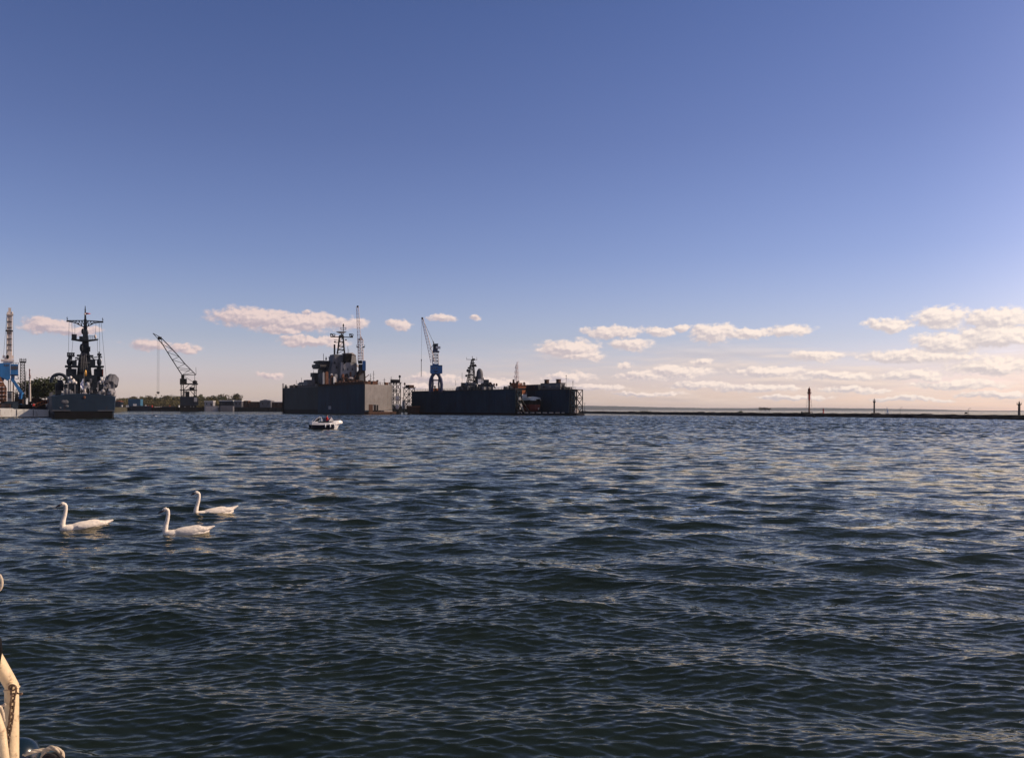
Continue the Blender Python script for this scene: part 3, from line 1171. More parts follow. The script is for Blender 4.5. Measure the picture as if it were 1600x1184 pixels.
def warship():
    fr = Frame(131, 232, R(-2.2))
    t = fr.thing('warship', 'dark warship seen from astern with a tall mast and wide lattice yard, far left', 'ship')
    m = fr.m
    NV, ND, MS, GR, LG = M['navy'], M['navy_dark'], M['mast'], M['grey'], M['lgrey']
    secs = [(0, 7.7, 6.7, 6.0), (1.5, 7.95, 7.2, 6.1), (25, 8.3, 8.0, 6.1), (60, 8.5, 8.2, 6.2), (95, 8.2, 7.0, 7.0), (120, 5.5, 3.5, 8.2), (136, 1.6, .6, 9.4), (140, .15, .05, 9.6)]
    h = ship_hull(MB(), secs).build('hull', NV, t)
    # boot topping, its black also carrying the shade under the overhang
    mb = MB()
    rings = []
    for y, bd, bw, zd in secs:
        w = bw + .35 if y < 100 else bw + .15
        rings.append([(-w, y - .12, 2.05), (-w + .15, y - .12, -1.2), (w - .15, y - .12, -1.2), (w, y - .12, 2.05)])
    mb.loft(rings).build('boot_band', M['black'], h)
    mb = MB()
    mb.box(-7.75, -3.2, -.3, 1.0, 2.12, 2.3)
    mb.build('rubbing_strake', GR, h)
    MB().box(3.4, 7.8, -.3, 1.0, 2.12, 2.3).build('rubbing_strake', GR, h)
    for px, py, w in ((99, 627.5, 1.0), (103, 628, 1.2), (104.5, 634.5, .8), (94, 637, .5)):
        c = fr.f(px, py, 0)
        mb = MB()
        mb.ell((c.x, -.02, c.z), w * .55, .1, w * .45, 10, 6)
        mb.build('hull_patch', GR, h, True)
    mb = MB(); c = fr.f(132, 619.5, 0)
    mb.ell((c.x, -.12, c.z - .2), .32, .1, .4, 12, 8)
    mb.build('stern_emblem', M['brownred'], h, True)
    mb = MB()
    mb.rail([(-7.4, .3, 6.3), (-3, .3, 6.55), (0, .3, 6.65), (3, .3, 6.55), (7.4, .3, 6.3)], 1.0, .05, 1.6)
    mb.rail([(-7.6, .3, 6.25), (-8.1, 30, 6.2)], 1.0, .05, 2.2); mb.rail([(7.6, .3, 6.25), (8.1, 30, 6.2)], 1.0, .05, 2.2)
    mb.build('deck_rail', GR, t)

    def bx(name, m_, y0, y1, *boxes, parent=t):
        mb = MB()
        for (a, b, c, d) in boxes:
            fr.box(mb, a, b, c, d, y0, y1)
        return mb.build(name, m_, parent)

    # deckhouses and shoulders
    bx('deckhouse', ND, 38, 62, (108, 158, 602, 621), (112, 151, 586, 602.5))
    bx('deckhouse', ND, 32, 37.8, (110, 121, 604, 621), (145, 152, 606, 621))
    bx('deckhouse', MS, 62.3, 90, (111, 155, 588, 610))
    # aft gun turret and stern fittings
    mb = MB(); fr.ell(mb, 136.5, 600.5, 20, 3.4, 3.8, 1.0); fr.box(mb, 133, 140, 602, 607, 19.2, 22)
    tu = mb.build('gun_turret', M['lgrey'], t, True)
    mb = MB(); fr.tube(mb, (132.5, 603), (131.8, 608), .28, .28, 17.5)
    mb.build('gun_barrel', GR, tu)
    mb = MB(); fr.box(mb, 130, 134.5, 607, 616.5, 10, 11.5); fr.box(mb, 128.8, 136, 613, 617.5, 7, 9); fr.ell(mb, 132.5, 611, 9.6, 2, 3, .5)
    mb.build('stern_fitting', M['cream'], t)
    mb = MB(); mb.lathe(fr.f(131.2, 617, 2.0), [(.12, -.4), (.09, 5.8), (.05, 6.2)], 8)
    js = mb.build('jackstaff', GR, t)
    fl = MB(); n = 10
    a0 = fr.f(130.9, 591.5, 2.0)
    for i in range(n):
        z0 = a0.z - i * .30; z1 = z0 - .30
        w0, w1 = [.2 + .62 * math.sin(min(1, k / 6.5) * 1.57) * (1 - max(0, k - 6.5) * .12) for k in (i, i + 1)]
        for k in range(3):
            u0, u1 = k / 3, (k + 1) / 3
            f = lambda u, w, z, ii: (a0.x - u * w, 2.0 + .16 * math.sin(u * 7 + ii * .6), z)
            fl.cur = 1 if (i == 3 + k or i == 7 - k) else 0
            fl.add([f(u0, w0, z0, i), f(u1, w0, z0, i), f(u1, w1, z1, i + 1), f(u0, w1, z1, i + 1)], [(0, 1, 2, 3)])
    fl.build('ensign', [M['flagwhite'], M['flagblue']], js, label='white ensign with blue diagonals hanging limp')
    # gun platforms left and right with white domed mounts
    pl = bx('gun_platform', ND, 30, 38, (100.5, 122.5, 601.2, 608), (101, 121, 600, 601.1))
    bx('platform_leg', ND, 31, 36, (115, 121.5, 608, 621))
    bx('platform_leg', GR, 31, 32, (99, 100.2, 603, 619))
    bx('platform_leg', GR, 31, 32, (164.5, 166.5, 601, 620))
    pr = bx('gun_platform', ND, 30, 38, (143, 165, 601, 608.5), (143, 166.5, 599.8, 600.9))
    bx('platform_leg', ND, 31, 36, (145, 152, 608.6, 621))
    for lbl, pts, parent in (('white domed mount on the port platform', [(110.5, 590.5, 2.6, 3.2), (113.5, 595.5, 4.2, 4.5), (118, 598, 2.6, 2.6), (108.5, 597, 2.5, 3)], pl),
                             ('white mount on the starboard platform', [(158.5, 592.5, 2, 3), (160.5, 597, 3.2, 3), (156, 597, 2, 2.5)], pr)):
        mb = MB()
        for px, py, rx, rz in pts:
            fr.ell(mb, px, py, 33, rx, rz, .8)
        mb.build('covered_mount', M['cloth'], parent, True, label=lbl)
    # big round launcher drums left, quad tubes right
    mb = MB()
    c = fr.f(92.5, 595, 36)
    for k, (r_, w) in enumerate(((2.15, .5),)):
        pts = [c + Vector((math.cos(a) * r_, 0, math.sin(a) * r_ * .95)) for a in [i * math.pi / 10 - .35 for i in range(13)]]
        mb.path(pts, .48, 8)
    fr.box(mb, 90, 98, 593.5, 600.5, 36.3, 41)
    la = mb.build('missile_launcher', MS, t, True)
    bx('launcher_base', ND, 34, 42, (86.5, 95.5, 598, 621), (94, 99.5, 600, 610))
    mb = MB()
    for i, (px, py, r_) in enumerate(((167.5, 597, .95), (171.5, 594.5, 1.0), (175.5, 595, 1.0), (178.8, 598, .9))):
        a = fr.f(px - .8, py - 4, 30); b = fr.f(px + 2.0, py + 6, 46)
        mb.tube(fr.f(px - 1.5, py + 4.5, 30), fr.f(px + 1.8, py - 6.5, 34), r_ * .9, r_ * .9, 12)
        mb.tube(fr.f(px + .3, py + 4, 34.5), fr.f(px + 2.4, py - 6, 40), r_, r_, 12)
    mb.build('missile_launcher', GR, t, True, label='pale slanted missile tubes on the starboard side')
    bx('launcher_base', GR, 30, 40, (169, 176, 600, 622), (176, 179.5, 604, 621))
    # boats and round lockers on deck
    mb = MB()
    for px, py, rx, rz in ((103.5, 612, 3.2, 6), (109, 613.5, 2.8, 5.5), (112.5, 614.5, 2, 4)):
        c = fr.f(px, py + rz, 16)
        mb.lathe(c, [(rx * m * .5, 0), (rx * m, .3), (rx * m, rz * m * 1.4), (rx * m * .6, rz * m * 1.9), (.1, rz * m * 2.05)], 12)
    mb.build('deck_locker', GR, t, True)
    mb = MB(); fr.ell(mb, 160.5, 613, 17, 4, 5, 1.2); fr.box(mb, 155, 158, 611, 620, 15, 17)
    mb.build('deck_locker', LG, t, True)
    for px, py in ((173, 614.5), (176.5, 617)):
        mb = MB()
        c = fr.f(px, py, 14)
        mb.ell(c, .95, 3.6, 1.0, 12, 8, Matrix.Rotation(.1, 3, 'X'))
        b = mb.build('ship_boat', LG, t, True)
        mb = MB(); mb.box(c.x - .6, c.x + .6, 11.5, 16, c.z + .7, c.z + 1.25)
        mb.build('boat_cover', M['cloth'], b)
    mb = MB(); fr.ell(mb, 172.5, 626.5, .9, 3.4, 4.2, .35)
    mb.build('stern_anchor_recess', M['dock2'], h, True)
    # middle: brass covered radar, dark blocks
    mb = MB(); fr.ell(mb, 133.5, 583, 36, 2.2, 5.6, .5); mb.build('radar_cover', M['gold'], t, True)
    bx('searchlight_box', MS, 37, 37.9, (124, 129, 591, 601), (138, 144, 592, 601))
    # radar boxes left / right
    for a, b in ((103.7, 119.8), (148, 161.5)):
        x = bx('radar_box', ND, 44, 50, (a, b, 576.3, 588))
        bx('radar_frame', MS, 43.7, 43.95, (a, b, 576, 577.2), (a, b, 587, 588.2), (a, a + 1, 577.3, 586.9), (b - 1, b, 577.3, 586.9), parent=x)
        bx('radar_post', ND, 45, 48, ((a + b) / 2 - 2, (a + b) / 2 + 2, 588.3, 601))
    bx('radar_edge', M['rustred'], 43, 43.6, (160.2, 161.3, 577.4, 586.6))
    # directors with big balls
    mb = MB(); fr.ell(mb, 108.7, 565.5, 48, 4.8, 6.2, .9); fr.box(mb, 106.5, 113, 556, 561, 48, 49.5)
    d1 = mb.build('radar_director', MS, t, True)
    mb = MB()
    for i in range(4):
        fr.box(mb, 104.8 + i * 3.0, 107.4 + i * 3.0, 551.2, 557.6, 47.3, 47.8)
    fr.box(mb, 104.6, 116.8, 550.9, 551.9, 47.85, 48.3); fr.box(mb, 104.6, 116.8, 555, 556.2, 47.85, 48.3)
    mb.build('antenna_frame', ND, d1)
    bx('director_platform', ND, 45, 51, (102, 123, 571, 573))
    bx('director_post', ND, 46, 50, (106, 112, 573.2, 576.2), (113, 120, 563, 571))
    mb = MB(); fr.ell(mb, 155, 566, 48, 3.8, 6.3, .9)
    d2 = mb.build('radar_director', MS, t, True)
    mb = MB(); fr.box(mb, 152, 158.5, 552.3, 555.8, 47, 47.6); fr.bar(mb, (155, 552), (155, 549.5), .3, 47.4); fr.box(mb, 153, 159.5, 557, 558.6, 47, 48.2); fr.box(mb, 154, 156.5, 556, 561, 47.7, 48.2)
    mb.build('antenna_frame', ND, d2)
    mb = MB(); fr.ell(mb, 158.2, 563, 46.6, 1.1, 1.5, .3); mb.build('lamp_dome', M['white'], d2, True)
    bx('director_platform', ND, 45, 51, (141, 162.5, 571.3, 573.2))
    bx('director_post', ND, 46, 50, (152, 158, 573.4, 576.2), (142, 149, 562, 571.2))
    mb = MB()
    for (a, b) in (((117, 560), (126, 558)), ((117, 562.5), (126, 561.5)), ((118, 558), (124, 562)), ((139, 559), (152, 558)), ((139, 562), (152, 562)), ((142, 558), (148, 562))):
        fr.bar(mb, a, b, .28, 48)
    mb.build('walkway', ND, t)
    # the tower mast
    def ring(fr, a, b, py, y, dy):
        p, q = fr.f(a, py, y), fr.f(b, py, y)
        return [(p.x, y, p.z), (q.x, y, p.z), (q.x * .96 + p.x * .04, y + dy, p.z), (p.x * .96 + q.x * .04, y + dy, p.z)]
    mb = MB()
    mb.loft([ring(fr, 119, 146, 605, 52, 9), ring(fr, 121, 142.5, 577, 52, 7.5), ring(fr, 123, 141.5, 560, 52, 6), ring(fr, 127, 139.5, 549, 52, 4.5), ring(fr, 128.6, 138.6, 532, 52, 3.2), ring(fr, 130.4, 136.4, 513, 52.4, 2),
             ring(fr, 131, 135.6, 499, 52.8, 1.2)])
    mt = mb.build('mast_tower', MS, t)
    mb = MB()
    for a, b, c, d in ((120.5, 127, 554, 556), (137, 146, 554.6, 556.4)):
        fr.box(mb, a, b, c, d, 51, 55)
    mb.build('mast_platform', ND, mt)
    mb = MB(); fr.poly(mb, [(111.8, 528.6), (130, 530.5), (138, 530.5), (153.6, 529.2), (153.6, 530.6), (139, 532.8), (128, 532.8), (112, 530.2)], 50, 54)
    p2 = mb.build('mast_platform', ND, mt)
    bx('antenna_box', ND, 50.3, 52, (112, 120, 522.2, 528.5), parent=mt)
    bx('antenna_box', ND, 50.3, 51.8, (124, 129, 525.4, 529.8), parent=mt)
    mb = MB(); fr.ell(mb, 149, 526, 51, 2.0, 3.5, .5); mb.build('antenna_dome', M['cream'], mt, True)
    mb = MB()
    for px in (139, 142, 145): fr.bar(mb, (px, 530), (px, 524.5), .1, 50.1)
    fr.bar(mb, (138, 524.5), (147, 524.7), .1, 50.1); fr.bar(mb, (138, 527), (147, 527.2), .08, 50.1)
    mb.build('platform_rail', ND, mt)
    mb = MB(); fr.ell(mb, 127.3, 543.5, 51, 2.9, 6.6, .5); fr.box(mb, 128, 131, 540, 547, 51, 53); mb.build('radar_dish', ND, mt, True)
    mb = MB(); fr.box(mb, 138.6, 141.2, 541.5, 549, 50.5, 52.3); mb.build('antenna_box', ND, mt)
    mb = MB(); fr.ell(mb, 129.2, 517.7, 51, 2.3, 4.6, .4); mb.build('radar_dish', ND, mt, True)
    mb = MB(); fr.ell(mb, 136.8, 515.8, 51.3, 1.5, 1.7, .3); mb.build('antenna_dome', M['white'], mt, True)
    mb = MB(); fr.ell(mb, 136.8, 520, 51.3, 1.6, 2.3, .3); mb.build('antenna_dome', GR, mt, True)
    # lattice yard
    mb = MB()
    for yy in (51.6, 53.0):
        for sgn, (tip, tipy) in ((-1, (105, 501.0)), (1, (160.5, 502.5))):
            root = 132.8
            mid = root + (tip - root) * .52
            fr.bar(mb, (root, 500.8), (tip, tipy), .30, yy)
            fr.bar(mb, (tip, tipy + .8), (mid, 504.6), .26, yy)
            fr.bar(mb, (mid, 504.6), (root - sgn * -2.0, 511.2), .28, yy)
            ks = [.18, .34, .52, .68, .84]
            prev = (root + sgn * 2, 507)
            for i, k in enumerate(ks):
                top = (root + (tip - root) * k, 500.8 + (tipy - 500.8) * k)
                low = (root + (tip - root) * k, 511 - 12.4 * k if k < .52 else 504.6 - (k - .52) * 6)
                fr.bar(mb, top, low, .16, yy)
                fr.bar(mb, prev, top, .16, yy)
                prev = low
    yd = mb.build('lattice_yard', ND, mt)
    mb = MB()
    for tip, tipy in ((105, 501.0), (160.5, 502.5)):
        fr.box(mb, tip - 1, tip + 1, tipy - .6, tipy + 1.6, 51.8, 52.6)
        fr.bar(mb, (tip, tipy), (tip, tipy - 6), .12, 52.2)
        fr.bar(mb, (tip - 1.4, tipy - 3.4), (tip + 1.4, tipy - 3), .09, 52.2)
        fr.bar(mb, (tip - 1, tipy - 4.8), (tip + 1, tipy - 2.2), .09, 52.2)
    mb.build('whip_aerial', ND, yd)
    mb = MB(); fr.tube(mb, (133.3, 499.5), (133.2, 487), .34, .2, 53); fr.tube(mb, (133.2, 487), (133.1, 478), .2, .1, 53)
    fr.box(mb, 132.2, 134.2, 493.4, 495.2, 52.5, 53.5); fr.bar(mb, (131.6, 484), (134.6, 484), .1, 53)
    tp = mb.build('topmast', ND, mt)
    mb = MB(); fr.ell(mb, 132.4, 490.7, 52.4, 1.3, 1.6, .3); mb.build('lamp_dome', M['white'], tp, True)
    mb = MB()
    n = 8
    for i in range(n):
        u0, u1 = i / n, (i + 1) / n
        q = lambda u, s: fr.f(133.6 + u * 8, 490 + s * (1.7 - 1.3 * u), 53 + .3 * math.sin(u * 8))
        mb.add([q(u0, -1), q(u1, -1), q(u1, 1), q(u0, 1)], [(0, 1, 2, 3)])
    mb.build('pennant', M['red'], tp, label='red pennant streaming at the mast top')
    mb = MB()
    for a, b in (((108, 503), (107, 551)), ((112, 503), (113, 522)), ((117, 504), (117, 524)), ((150, 504), (149, 523)), ((155, 503.5), (156, 551)), ((158, 503), (166, 590)), ((114, 531), (111, 565)), ((152, 531), (153, 560))):
        fr.bar(mb, a, b, .06, 52)
    mb.build('halyard', MS, mt)
    r = random.Random(6)
    mb = MB()
    for _ in range(46):
        px = r.choice([r.uniform(99, 128), r.uniform(136, 170)])
        py = r.uniform(588, 616)
        w, h_ = r.uniform(.4, 1.5), r.uniform(.5, 2.2)
        y = r.uniform(29, 43) if py < 606 else r.uniform(8, 28)
        fr.box(mb, px - w, px + w, py - h_, py + h_, y, y + r.uniform(.4, 1.2))
    mb.build('deck_fitting', MS, t)
    for q in range(16):
        mb = MB()
        px, py = r.uniform(140, 172), r.uniform(590, 617)
        y = r.uniform(24, 29.5)
        w, h_ = r.uniform(.6, 1.8), r.uniform(.6, 1.8)
        fr.box(mb, px - w, px + w, py - h_, py + h_, y, y + .8)
        fr.bar(mb, (px, py + h_), (px, py + h_ + 3), .15, y + .4)
        mb.build('deck_locker', LG if q % 3 else GR, t)
    mb = MB()
    for py in (566, 580, 590):
        fr.box(mb, 123, 141, py, py + .6, 51.4, 51.9)
    for px in (126, 130, 134, 138):
        fr.bar(mb, (px, 600), (130 + (px - 131) * .6, 552), .16, 51.2)
    mb.build('mast_ladder', GR, mt)
    mb = MB()
    for px in (99.5, 106, 117, 126, 140, 153, 162, 170, 178):
        fr.bar(mb, (px, 619), (px, r.uniform(596, 606)), .12, 27)
    mb.build('stanchion', LG, t)
    return t


warship()


# ------------------------------------------------------------------ floating docks
def dock_frame(corner_px, d, yd):
    o = P(corner_px, 640, d)
    fr = Frame(corner_px, d)
    fr.yd = Vector((yd[0], yd[1], 0)).normalized()
    fr.xd = Vector((fr.yd.y, -fr.yd.x, 0))
    fr.a = math.atan2(fr.yd.x, fr.yd.y)
    return fr


def lattice_stair(fr, x0, x1, y0, y1, h, tiers, parent, name='stair_tower', bw=.35, m=None):
    mb = MB()
    for x in (x0, x1):
        for y in (y0, y1):
            mb.bar((x, y, 0), (x, y, h), bw)
    for i in range(tiers + 1):
        z = h * i / tiers
        mb.box(x0, x1, y0, y1, z - .12, z + .06) if i in (0, tiers) else None
        for a, b in (((x0, y0), (x1, y0)), ((x1, y0), (x1, y1)), ((x1, y1), (x0, y1)), ((x0, y1), (x0, y0))):
            mb.bar((*a, z), (*b, z), bw * .9)
            if i < tiers:
                z2 = h * (i + 1) / tiers
                mb.bar((*a, z), (*b, z2), bw * .55)
                mb.bar((*b, z), (*a, z2), bw * .55)
    return mb.build(name, m or M['steel'], parent)


def clutter(parent, r, pts, n, z, spread=1.2, mats=('rust', 'steel', 'grey', 'mast')):
    kinds = ['winch', 'vent_pipe', 'locker', 'bollard', 'ladder_frame']
    for i in range(n):
        k = kinds[i % len(kinds)]
        a, b = r.choice(list(zip(pts, pts[1:])))
        u = r.random()
        x = a[0] + (b[0] - a[0]) * u + r.uniform(-spread, spread)
        y = a[1] + (b[1] - a[1]) * u
        mb = MB()
        if k == 'winch':
            mb.box(x - .9, x + .9, y - .7, y + .7, z - .05, z + .5); mb.tube((x - 1, y, z + .9), (x + 1, y, z + .9), .6, None, 10); mb.box(x - 1.1, x - .9, y - .5, y + .5, z + .5, z + 1.6)
        elif k == 'vent_pipe':
            h = r.uniform(1.2, 2.6); mb.tube((x, y, z - .05), (x, y, z + h), .35, None, 8); mb.ell((x, y, z + h), .7, .7, .5, 8, 6)
        elif k == 'locker':
            w = r.uniform(.8, 2.2); h = r.uniform(1.0, 2.2); mb.box(x - w, x + w, y - .9, y + .9, z - .05, z + h); mb.box(x - w - .1, x + w + .1, y - 1, y + 1, z + h + .01, z + h + .15)
        elif k == 'bollard':
            for dx in (-.6, .6): mb.lathe((x + dx, y, z - .05), [(.35, 0), (.3, .9), (.45, 1.0), (.45, 1.2)], 8)
            mb.box(x - 1.1, x + 1.1, y - .5, y + .5, z - .04, z + .15)
        else:
            for dx in (-.5, .5): mb.bar((x + dx, y, z), (x + dx, y, z + 2.2), .14)
            for j in range(4): mb.bar((x - .5, y, z + .4 + j * .5), (x + .5, y, z + .4 + j * .5), .1)
        mb.build(k, M[r.choice(mats)], parent)


D1 = dock_frame(570, 470, (-.6, .8))


def big_dock():
    fr = D1
    t = fr.thing('floating_dock', 'big floating dock with a sunlit pale end wall around a grey landing ship', 'dock')
    L, W, H, T = 119, 22, 16.6, 3.6
    MB().prism_z([(.2, .3), (W, 8.6), (W, L + 5.8), (.2, L - .2)], -2, 2.4).build('pontoon', M['black'], t)
    mb = MB()
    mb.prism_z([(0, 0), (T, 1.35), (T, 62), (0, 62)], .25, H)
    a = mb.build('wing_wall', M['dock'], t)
    MB().prism_z([(.25, 62.02), (T, 62.02), (T, L), (.25, L)], .25, H - .15).build('wing_wall', M['dock2'], t, label='lighter far half of the dock side')  # far half in a lighter, greyer tone than the near half
    mb = MB()
    for i in range(9): mb.box(-.03, .02, 5 + i * 6.6, 5.15 + i * 6.6, .6, H - .4)
    for z in (4.2, 8.3, 12.4): mb.box(-.035, .02, .6, 61.6, z, z + .1)
    mb.build('plate_seam', M['dock'], a)
    mb = MB()
    mb.box(-.16, .3, 43.2, 46.5, 2.6, 4.6)
    mb.build('overboard_outlet', M['lgrey'], a)
    MB().prism_z([(W - T, 7.1), (W, 8.5), (W, L + 5.7), (W - T, L + 5)], .25, H).build('wing_wall', M['dock'], t)
    mb = MB()
    # pale end wall, a little proud, made of plated strips
    n = 1
    p0, p1 = Vector((-.02, -.06)), Vector((22, 8.44))
    dr = (p1 - p0).normalized(); nr = Vector((dr.y, -dr.x))
    def pt(u, o): q = p0 + (p1 - p0) * u + nr * o; return (q.x, q.y)
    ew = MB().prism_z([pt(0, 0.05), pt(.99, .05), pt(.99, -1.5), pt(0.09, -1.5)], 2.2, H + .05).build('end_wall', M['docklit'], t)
    mb = MB()
    for i in range(7):
        u = .03 + i * .155
        mb.prism_z([pt(u, .02), pt(u, .075), pt(u + .005, .075), pt(u + .005, .02)], 2.5, H - .3)
    for k, z in enumerate((5.6, 9.0, 12.6)):
        mb.prism_z([pt(.01, .02), pt(.01, .07), pt(.98, .07), pt(.98, .02)], z, z + .1)
    mb.build('plate_seam', M['docklit'], ew)
    mb = MB(); mb.prism_z([pt(.14, .02), pt(.14, .25), pt(.27, .25), pt(.27, .02)], 1.6, 5.4)
    mb.build('door', M['rust'], ew)
    mb = MB()
    for u in (.32, .36, .42, .44): mb.prism_z([pt(u, .02), pt(u, .4), pt(u + .015, .4), pt(u + .015, .02)], 1.6, 5.2)
    mb.prism_z([pt(.3, .02), pt(.3, .4), pt(.38, .4), pt(.38, .02)], 5.0, 5.3)
    mb.build('door_frame', M['steel'], ew)
    MB().prism_z([pt(-.02, .1), pt(-.02, 3.2), pt(.98, 3.2), pt(.98, .1)], .1, 1.5).build('landing_ledge', M['rust'], t)
    MB().prism_z([pt(.55, .3), pt(.55, 2.9), pt(.85, 2.9), pt(.85, .3)], 1.5, 1.8).build('ledge_plate', M['cream'], t)
    # stair tower on the right
    lattice_stair(fr, 23.0, 27.5, 9, 14, H + 1.5, 4, t)
    mb = MB(); mb.box(22.6, 28.2, 8.6, 14.5, H + 1.55, H + 1.8); mb.box(23.0, 27, 9.4, 13, H + 1.82, H + 3.4); mb.tube((27.2, 9.5, H + 1.8), (27.2, 9.5, H + 5.6), .25); mb.ell((27.2, 9.5, H + 5.2), .7, .7, .8, 8, 6)
    mb.build('tower_head', M['steel'], t)
    mb = MB(); mb.prism_z([(22.8, 8.6), (28, 9.2), (28, 15), (22.8, 15)], -1, 1.2); mb.build('tower_base', M['black'], t)
    mb = MB()
    for z, w in ((3.5, 1.0), (8.5, .8)): mb.ell((25.4, 9.0, z + .6), 1.3, .5, 1.5, 10, 8)
    mb.build('life_raft', M['cream'], t, True)
    # rails and clutter on the tops
    mb = MB()
    mb.rail([(.3, 1, H), (.3, 61, H)], 1.1, .10, 2.5); mb.rail([(.5, 62, H - .1), (.5, L - 1, H - .1)], 1.1, .10, 2.5)
    mb.rail([pt(.02, -.3) + (H + .05,), pt(.97, -.3) + (H + .05,)], 1.2, .10, 1.6)
    mb.build('deck_rail', M['rust'], t)
    mb = MB()
    mb.prism_z([(.9, 3), (T - .5, 3), (T - .5, 58), (.9, 58)], H + .004, H + 1.5)
    for i in range(12): mb.box(.8, T - .4, 4 + i * 4.4, 5.3 + i * 4.4, H + 1.51, H + 1.9 + (i * 37 % 5) * .22)
    mb.build('pipe_rack', M['rust'], t)
    mb = MB(); mb.box(1.0, T, 64, 96, H - .1, H + 2.6); mb.box(1.2, T - .2, 66, 80, H + 2.61, H + 3.4); mb.box(1.2, T - .2, 84, 94, H + 2.61, H + 3.2)
    mb.build('long_house', M['grey'], t)
    for i in range(8): 
        MB().box(.9, 1.02, 66 + i * 3.8, 67.4 + i * 3.8, H + .9, H + 1.9).build('window', M['glass'], t)
    r = random.Random(12)
    clutter(t, r, [(1.8, 97), (1.8, 117)], 7, H - .15, .8)
    clutter(t, r, [(20, 14), (20, 60)], 8, H, 1.0)
    clutter(t, r, [(3, 3.2), (19, 9.4)], 7, H + .05, .3, ('rust', 'brownred', 'steel'))
    # thin masts and davit on the pale end
    mb = MB()
    for x, y, h in ((6.6, 6, 6.2), (9.0, 7, 7.8), (17, 9.2, 4), (21.6, 9.5, 5)):
        mb.bar((x, y, H), (x, y, H + h), .2)
        mb.bar((x - 1, y, H + h * .75), (x + 1, y, H + h * .75), .12); mb.bar((x - .7, y, H + h * .5), (x + .7, y, H + h * .5), .12)
    mb.build('lamp_mast', M['steel'], t)
    mb = MB(); mb.bar((2.0, 4, H), (2.0, 4, H + 4), .5); mb.bar((2, 4, H + 3.6), (5.2, 5, H + 5.6), .3); mb.bar((2, 4, H + 2), (4.5, 5, H + 1.4), .4); mb.ell((5.4, 5.2, H + 1.7), .9, .7, .9, 8, 6)
    mb.build('davit', M['rust'], t)
    mb = MB()
    for y in (L - .6, L - 2.5): mb.bar((.1, y, .4), (.1, y, H + 3), .3)
    mb.build('corner_post', M['steel'], t)


big_dock()


